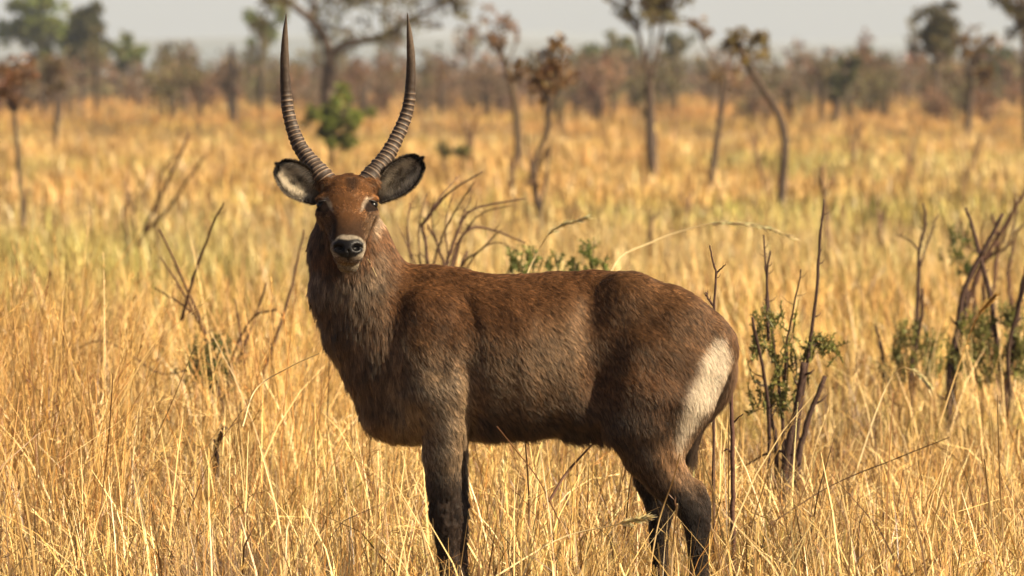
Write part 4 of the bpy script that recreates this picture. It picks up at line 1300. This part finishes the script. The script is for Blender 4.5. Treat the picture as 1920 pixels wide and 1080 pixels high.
stem_bush('charred broken stub hidden in the straw grass', (412, 850), [([(405, 850), (410, 825), (420, 802)], 13, 9), ([(408, 845), (402, 825)], 8, 5)], [], bark=(0.03, 0.02, 0.018), seed=41, name='charred_stub', cat='stub', twig=0.1)


# ------------------------------------------------------------------ long arching straws that stand out singly
def straw(label, path, Y, w0, w1, c, plume=0.0, seed=0):
    r = np.random.default_rng(seed)
    s = px_scale(Y)
    S = smooth_path(path, 40)
    pts = [at_depth(p[0], p[1], Y + 0.15 * math.sin(i * 0.1)) for i, p in enumerate(S)]
    g = pts[0]
    root_loc = (g.x, Y, 0.0)
    mb = MB()
    mb.tube(pts, np.linspace(w0, w1, 40) / s / 2, c, n=5)
    if plume:
        # seed head of fine bristles along the last third
        n = 170
        i = r.integers(int(40 * (1 - plume)), 39, n)
        P = np.array([tuple(pts[k]) for k in i])
        T = np.array([tuple((pts[min(k + 1, 39)] - pts[k - 1]).normalized()) for k in i])
        D = T + r.normal(0, 0.16, (n, 3)); D /= np.linalg.norm(D, axis=1, keepdims=True)
        L = r.uniform(0.03, 0.07, n)
        C = np.tile(np.array(c) * 1.1, (n, 1)) * r.uniform(0.7, 1.2, n)[:, None]
        mb.leaves(P, D, r.normal(0, 1, (n, 3)), L, np.full(n, 0.007), np.clip(C, 0, 0.85))
    o = mb.build('straw_stalk', M_LEAF, None, smooth=False, origin=root_loc)
    o.location = root_loc
    tag(o, label, 'grass stalk')


SC = (0.84, 0.68, 0.38)
straw('pale plumed straw bowing over the antelope back', [(975, 640), (985, 530), (1010, 470), (1040, 430), (1100, 408)], 9.0, 3, 2, SC, 0.35, 1)
straw('long pale straw arching high beyond the antelope rump', [(1130, 640), (1150, 500), (1220, 455), (1290, 430), (1350, 418), (1420, 424), (1490, 445)], 9.5, 3.5, 2, SC, 0.40, 2)
straw('arching bare straw in front of the dry shrub', [(455, 800), (480, 730), (540, 690), (600, 662)], 2.2, 3, 1.5, SC, 0, 3)
straw('bent straw stalk curling beside the fire-blackened bush', [(1600, 900), (1640, 780), (1665, 720), (1690, 690), (1720, 700), (1740, 722)], 7.0, 3, 2, SC, 0.3, 4)
straw('slanting golden straw crossing the green regrowth', [(1760, 800), (1800, 680), (1830, 600), (1866, 555)], 8.0, 3.5, 2.5, (0.55, 0.36, 0.12), 0.3, 5)
straw('thin straw blade held in the corner of the antelope mouth', [(690, 486), (698, 500), (706, 518)], -0.255, 1.4, 0.9, SC, 0, 6)
straw('dark dry stalk slanting across the straw beyond the hind legs', [(1440, 985), (1560, 910), (1680, 860), (1780, 820)], 3.0, 3.2, 1.5, (0.14, 0.085, 0.045), 0, 7)
straw('upright reddish stalk in the sunlit straw, clear of the dry shrub', [(185, 1020), (192, 930), (204, 820), (212, 700)], 1.6, 3.2, 2, (0.24, 0.12, 0.05), 0, 8)
straw('fine leaning stalk among the straw tops', [(240, 960), (280, 850), (320, 760), (365, 650)], 2.0, 2.2, 1.2, (0.30, 0.17, 0.07), 0, 9)
straw('bare tan stalk standing under the antelope belly', [(985, 1070), (992, 980), (990, 900), (985, 830)], 1.2, 4, 3, (0.20, 0.12, 0.06), 0, 10)
straw('brown stem leaning up toward the antelope belly', [(1030, 940), (1060, 890), (1095, 850), (1135, 808)], 0.9, 6, 3, (0.13, 0.065, 0.04), 0, 11)
straw('reddish twig bending under the antelope chest', [(1050, 980), (1010, 900), (960, 835), (932, 800)], -0.6, 3, 2, (0.22, 0.11, 0.05), 0, 12)
straw('split pale reed stem standing beside a taller reed', [(1872, 1110), (1862, 1000), (1850, 900), (1846, 860)], -1.2, 4.5, 3, (0.42, 0.30, 0.15), 0, 13)
straw('tall twin-toned reed stem reaching above its split neighbour', [(1885, 1110), (1880, 990), (1874, 880), (1870, 740)], -1.0, 4.0, 2, (0.36, 0.24, 0.11), 0, 14)
straw('crossed pale straw before the hind legs', [(1215, 1090), (1235, 980), (1262, 900), (1275, 850)], -0.9, 3.5, 2, (0.5, 0.34, 0.14), 0, 15)
straw('upright cut straw before the far hind leg', [(1258, 1100), (1262, 1020), (1270, 945)], -0.8, 4, 3, (0.40, 0.28, 0.15), 0, 16)
straw('long straw lying low across to the hind legs', [(930, 1080), (1050, 1010), (1150, 985), (1215, 970)], -0.7, 3, 2, SC, 0.3, 17)

# ------------------------------------------------------------------ the grass: one uncountable mass of blades over the plain
STRAW = [(0.64, 0.465, 0.18), (0.72, 0.55, 0.24), (0.54, 0.365, 0.125), (0.78, 0.63, 0.33), (0.38, 0.22, 0.07), (0.22, 0.125, 0.048), (0.14, 0.08, 0.036)]
AMBER = [(0.60, 0.38, 0.13), (0.66, 0.45, 0.17), (0.46, 0.25, 0.08), (0.70, 0.52, 0.21), (0.26, 0.13, 0.05)]
GREENISH = [(0.46, 0.41, 0.12), (0.56, 0.48, 0.17), (0.36, 0.34, 0.09), (0.64, 0.52, 0.21)]
BROWN = [(0.22, 0.135, 0.07), (0.30, 0.19, 0.10), (0.16, 0.095, 0.055), (0.40, 0.27, 0.14)]
PALE = STRAW + [(0.84, 0.70, 0.38), (0.82, 0.66, 0.32)]
# blades, lowest, tallest, width, spread, lean, colours, stiff, share of seed heads, segments
KIND = {
    'short': (26, 0.12, 0.38, 0.0046, 0.09, 1.0, STRAW, 0, 0.0, 3),
    'tall': (12, 0.40, 0.85, 0.0038, 0.12, 0.42, AMBER + STRAW[:3], 1, 0.35, 3),
    'green': (28, 0.07, 0.22, 0.0048, 0.12, 0.7, GREENISH, 0, 0.0, 2),
    'brown': (70, 0.18, 0.40, 0.0024, 0.09, 0.35, BROWN, 0, 0.0, 3),
    'lying': (16, 0.15, 0.60, 0.0058, 0.20, 1.35, PALE, 0, 0.0, 3),
    'arch': (5, 0.45, 0.95, 0.0052, 0.12, 1.0, PALE, 0, 0.3, 5),
    'tangle': (24, 0.07, 0.28, 0.0044, 0.13, 1.6, PALE + AMBER + BROWN[:2], 0, 0.0, 2),
    'mid': (18, 0.16, 0.45, 0.0085, 0.20, 0.6, STRAW + AMBER[:2], 0, 0.0, 2),
    'midgreen': (16, 0.10, 0.28, 0.010, 0.24, 0.7, GREENISH, 0, 0.0, 2),
    'midtall': (8, 0.45, 0.9, 0.0065, 0.22, 0.3, AMBER + STRAW[:3], 1, 0.0, 2),
    'far': (15, 0.22, 0.55, 0.022, 0.45, 0.5, STRAW + AMBER[:3], 0, 0.0, 2),
    'fargreen': (14, 0.16, 0.40, 0.024, 0.45, 0.6, GREENISH + STRAW[:3], 0, 0.0, 2),
    'fartall': (8, 0.5, 0.95, 0.016, 0.5, 0.25, AMBER, 1, 0.0, 2),
}
GV, GF, GC = [], [], []
gcount = 0


def put(V, F, K):
    global gcount
    GV.append(V.astype(np.float32)); GF.append((F + gcount).astype(np.int32)); GC.append(np.clip(K, 0, 0.92).astype(np.float32))
    gcount += len(V)


def grow(kind, P, scale, tint, r):
    """blades of every tuft rooted at P"""
    nb, hmin, hmax, width, spread, bend, cols, stiff, heads, seg = KIND[kind]
    m0 = len(P)
    n = m0 * nb
    ti = np.repeat(np.arange(m0), nb)
    sc = scale[ti]
    ang = r.uniform(0, 2 * math.pi, n); rad = spread * np.sqrt(r.random(n)) * sc
    B = P[ti] + np.stack([rad * np.cos(ang), rad * np.sin(ang), np.full(n, -0.01)], 1)
    H = r.uniform(hmin, hmax, n) * sc
    # tufts lean together, each blade then goes its own way
    la = r.uniform(0, 2 * math.pi, m0)[ti]
    da = np.where(r.random(n) < 0.45, la + r.normal(0, 0.5, n), ang + r.normal(0, 0.9, n))
    lean = np.abs(r.normal(0, bend, n)) + 0.04
    dirv = np.stack([np.cos(da), np.sin(da), np.zeros(n)], 1)
    sa = da + math.pi / 2 + r.normal(0, 0.7, n)
    side = np.stack([np.cos(sa), np.sin(sa), r.normal(0, 0.25, n)], 1)
    w = width * r.uniform(0.5, 1.5, n) * (0.6 + 0.4 * sc)
    C = np.array(cols)[r.integers(0, len(cols), n)] * r.uniform(0.72, 1.2, n)[:, None] * tint[ti]
    kink = (r.random(n) < 0.2) & (stiff == 0)
    kd = np.where(r.random(n) < 0.5, 1.0, -0.6)
    V, K = [], []
    for s in range(seg + 1):
        t = s / seg
        out = np.where(kink & (t > 0.55), lean * 0.3 * t + kd * 0.9 * (t - 0.55), lean * (0.3 + 0.7 * t) * t / (1 + 0.35 * lean))
        up = t * np.cos(np.minimum(lean * t * 0.85, 1.45)) - np.where(kink, np.maximum(t - 0.6, 0) * 0.6, 0)
        Q = B + dirv * (out * H)[:, None] + np.array([0, 0, 1.0])[None] * (up * H)[:, None]
        ww = (w * (1 - 0.8 * t ** 2))[:, None] * 0.5
        V += [Q - side * ww, Q + side * ww]
        cc = C * (0.92 + 0.10 * t)
        K += [cc, cc]
    V = np.stack(V, 1); K = np.stack(K, 1)
    m = 2 * (seg + 1)
    i = np.arange(n) * m
    F = np.concatenate([np.stack([i + 2 * s, i + 2 * s + 1, i + 2 * s + 3, i + 2 * s + 2], 1) for s in range(seg)])
    put(V.reshape(-1, 3), F, K.reshape(-1, 3))
    if heads:
        hs = np.where(r.random(n) < heads)[0]
        nh = 12
        tip, prev = V[hs, m - 1], V[hs, m - 3]
        T = tip - prev; T /= np.linalg.norm(T, axis=1, keepdims=True) + 1e-9
        R_ = np.repeat(T, nh, 0)
        Q = np.repeat(tip, nh, 0) - R_ * r.uniform(0, 0.15, len(hs) * nh)[:, None]
        D = R_ + r.normal(0, 0.22, (len(Q), 3)); D /= np.linalg.norm(D, axis=1, keepdims=True)
        S = np.cross(D, r.normal(0, 1, (len(Q), 3))); S /= np.linalg.norm(S, axis=1, keepdims=True)
        Lh = r.uniform(0.02, 0.05, len(Q))[:, None]
        q4 = np.stack([Q, Q + D * Lh * 0.5 - S * 0.0016, Q + D * Lh, Q + D * Lh * 0.5 + S * 0.0016], 1).reshape(-1, 3)
        put(q4, np.arange(len(q4)).reshape(-1, 4), np.repeat(np.repeat(C[hs] * 0.95, nh, 0), 4, 0))


def scatter(d0, d1, n, kinds, smin_, smax_, tint_fn=None, margin=1.5, seed=0, accept=None, hfun=None):
    r = np.random.default_rng(seed + 500)
    d = np.sqrt(r.uniform(d0 ** 2, d1 ** 2, n))
    half = d * 0.0602 * 1.04 + 0.8 + np.maximum(d - CAM_D, 0) / CAM_D * 1.6          # room for a step to either side
    x = r.uniform(-1, 1, n) * half
    P = np.stack([x, d - CAM_D, np.zeros(n)], 1)
    px = 960 + x / d * F_PX
    s = r.uniform(smin_, smax_, n)
    if hfun is not None:
        s = s * hfun(px, d, P)
    t = np.ones((n, 3)) * (0.42 + 0.62 * vnoise(P * [1.1, 0.5, 1] + 3) + 0.42 * vnoise(P * 2.7 + 8))[:, None] * r.uniform(0.8, 1.15, n)[:, None]
    if tint_fn is not None:
        t = t * tint_fn(px, d, P)
    ok = np.ones(n, bool) if accept is None else r.random(n) < accept(px, d, P)
    k = r.choice(len(kinds), n, p=np.array([w for _, w in kinds]) / sum(w for _, w in kinds))
    for j, (kd, _) in enumerate(kinds):
        s_ = ok & (k == j)
        if s_.any():
            grow(kd, P[s_], s[s_], t[s_], r)


def mid_tint(px, d, P):
    # slow patches: greener basins, rustier rises
    g = sstep(0.42, 0.68, vnoise(np.stack([P[:, 0] * 0.22, P[:, 1] * 0.055, P[:, 2]], 1) + 21))[:, None]
    o = sstep(0.45, 0.7, vnoise(np.stack([P[:, 0] * 0.12, P[:, 1] * 0.03, P[:, 2]], 1) + 57))[:, None]
    c = np.ones((len(P), 3))
    c = c * (1 - g) + np.array([0.86, 0.98, 0.76]) * g
    c = c * (1 - o) + np.array([1.04, 0.92, 0.80]) * o
    return c


def amber_tint(px, d, P):
    return np.array([1.06, 0.90, 0.74])[None] * np.ones((len(P), 1))


def tall_left(px, d, P):
    return 1 + 0.5 * sstep(620, 200, px) * (d > 31) - 0.35 * sstep(950, 1250, px) * (d > 30)


def open_right(px, d, P):
    """shorter, thinner sward beyond the animal's rear"""
    return 1 - 0.75 * sstep(950, 1250, px) * (d > 30.5)


def legs_clear(px, d, P):
    """the grass is trodden thin right in front of the animal's legs"""
    a = np.exp(-((px - 838) / 60) ** 2) + np.exp(-((px - 1272) / 95) ** 2)
    return np.where(d < 29.0, 1 - 0.65 * np.clip(a, 0, 1), 1.0)


def clump(f, lo, hi, sd):
    return lambda px, d, P: sstep(lo, hi, vnoise(P * f + sd)) * legs_clear(px, d, P)


# before and around the animal
scatter(22.5, 29.3, 1350, [('short', 3), ('lying', 1)], 0.8, 1.3, mid_tint, 0.8, 1, accept=legs_clear)
scatter(23.0, 29.3, 240, [('tall', 2), ('arch', 1)], 0.45, 0.8, mid_tint, 0.8, 2, accept=clump(1.4, 0.35, 0.6, 5))
scatter(25.5, 29.0, 260, [('brown', 1)], 0.9, 1.35, None, 0.6, 3, accept=lambda px, d, P: np.exp(-((px - 440) / 120) ** 2) + 0.15 * np.exp(-((px - 1150) / 80) ** 2))
scatter(29.0, 46.0, 3700, [('short', 2.0), ('lying', 2.2)], 0.6, 1.25, mid_tint, 1.1, 4, accept=lambda px, d, P: 0.3 + 0.7 * sstep(0.36, 0.56, vnoise(P * [1.3, 0.8, 1] + 91)))
scatter(28.0, 39.0, 3200, [('tangle', 1)], 0.8, 1.5, mid_tint, 1.0, 15)
scatter(29.5, 46.0, 3000, [('green', 1)], 0.8, 1.5, mid_tint, 1.1, 5, accept=clump(0.6, 0.4, 0.6, 77))
scatter(29.5, 46.0, 1150, [('tall', 1)], 0.5, 0.9, mid_tint, 1.1, 6, hfun=tall_left, accept=lambda px, d, P: clump(0.8, 0.35, 0.65, 31)(px, d, P) * open_right(px, d, P))
scatter(29.0, 50.0, 1150, [('arch', 1)], 0.55, 1.05, mid_tint, 1.1, 14, accept=open_right)
scatter(32.0, 45.0, 2600, [('tall', 3), ('arch', 1.4)], 0.9, 1.4, amber_tint, 1.1, 7,
        accept=lambda px, d, P: sstep(360, 60, px) * 0.95 + 0.4 * sstep(640, 470, px) * sstep(380, 470, px))
scatter(30.0, 44.0, 320, [('brown', 1)], 0.7, 1.2, None, 1.0, 8, accept=clump(0.7, 0.5, 0.7, 13))
# further back
scatter(46, 90, 4200, [('mid', 3), ('midgreen', 1)], 0.8, 1.25, mid_tint, 2.0, 9)
scatter(46, 90, 2400, [('midgreen', 1)], 0.8, 1.5, mid_tint, 2.0, 10, accept=clump(0.3, 0.4, 0.65, 9))
scatter(46, 90, 700, [('midtall', 1)], 0.6, 1.0, mid_tint, 2.0, 11, accept=clump(0.35, 0.4, 0.65, 41))
scatter(90, 220, 6600, [('far', 3), ('fargreen', 2.2), ('fartall', 0.3)], 0.5, 0.95, mid_tint, 4.0, 12)
scatter(220, 640, 7200, [('far', 4), ('fartall', 0.3)], 0.6, 1.05, lambda px, d, P: mid_tint(px, d, P) * amber_tint(px, d, P), 8.0, 13)

GV, GF, GC = np.concatenate(GV), np.concatenate(GF), np.concatenate(GC)
gme = bpy.data.meshes.new('grass')
gme.vertices.add(len(GV)); gme.vertices.foreach_set('co', GV.ravel())
gme.loops.add(GF.size); gme.loops.foreach_set('vertex_index', GF.ravel())
gme.polygons.add(len(GF)); gme.polygons.foreach_set('loop_start', np.arange(0, GF.size, 4, dtype=np.int32))
a = gme.attributes.new('Col', 'FLOAT_COLOR', 'POINT')
a.data.foreach_set('color', np.concatenate([GC, np.ones((len(GC), 1), dtype=np.float32)], 1).ravel())
gme.materials.append(M_GRASS)
gme.update(calc_edges=True)
grass = bpy.data.objects.new('grass', gme)
col.objects.link(grass)
tag(grass, 'dry golden savanna grass covering the plain', 'grass', kind='stuff')
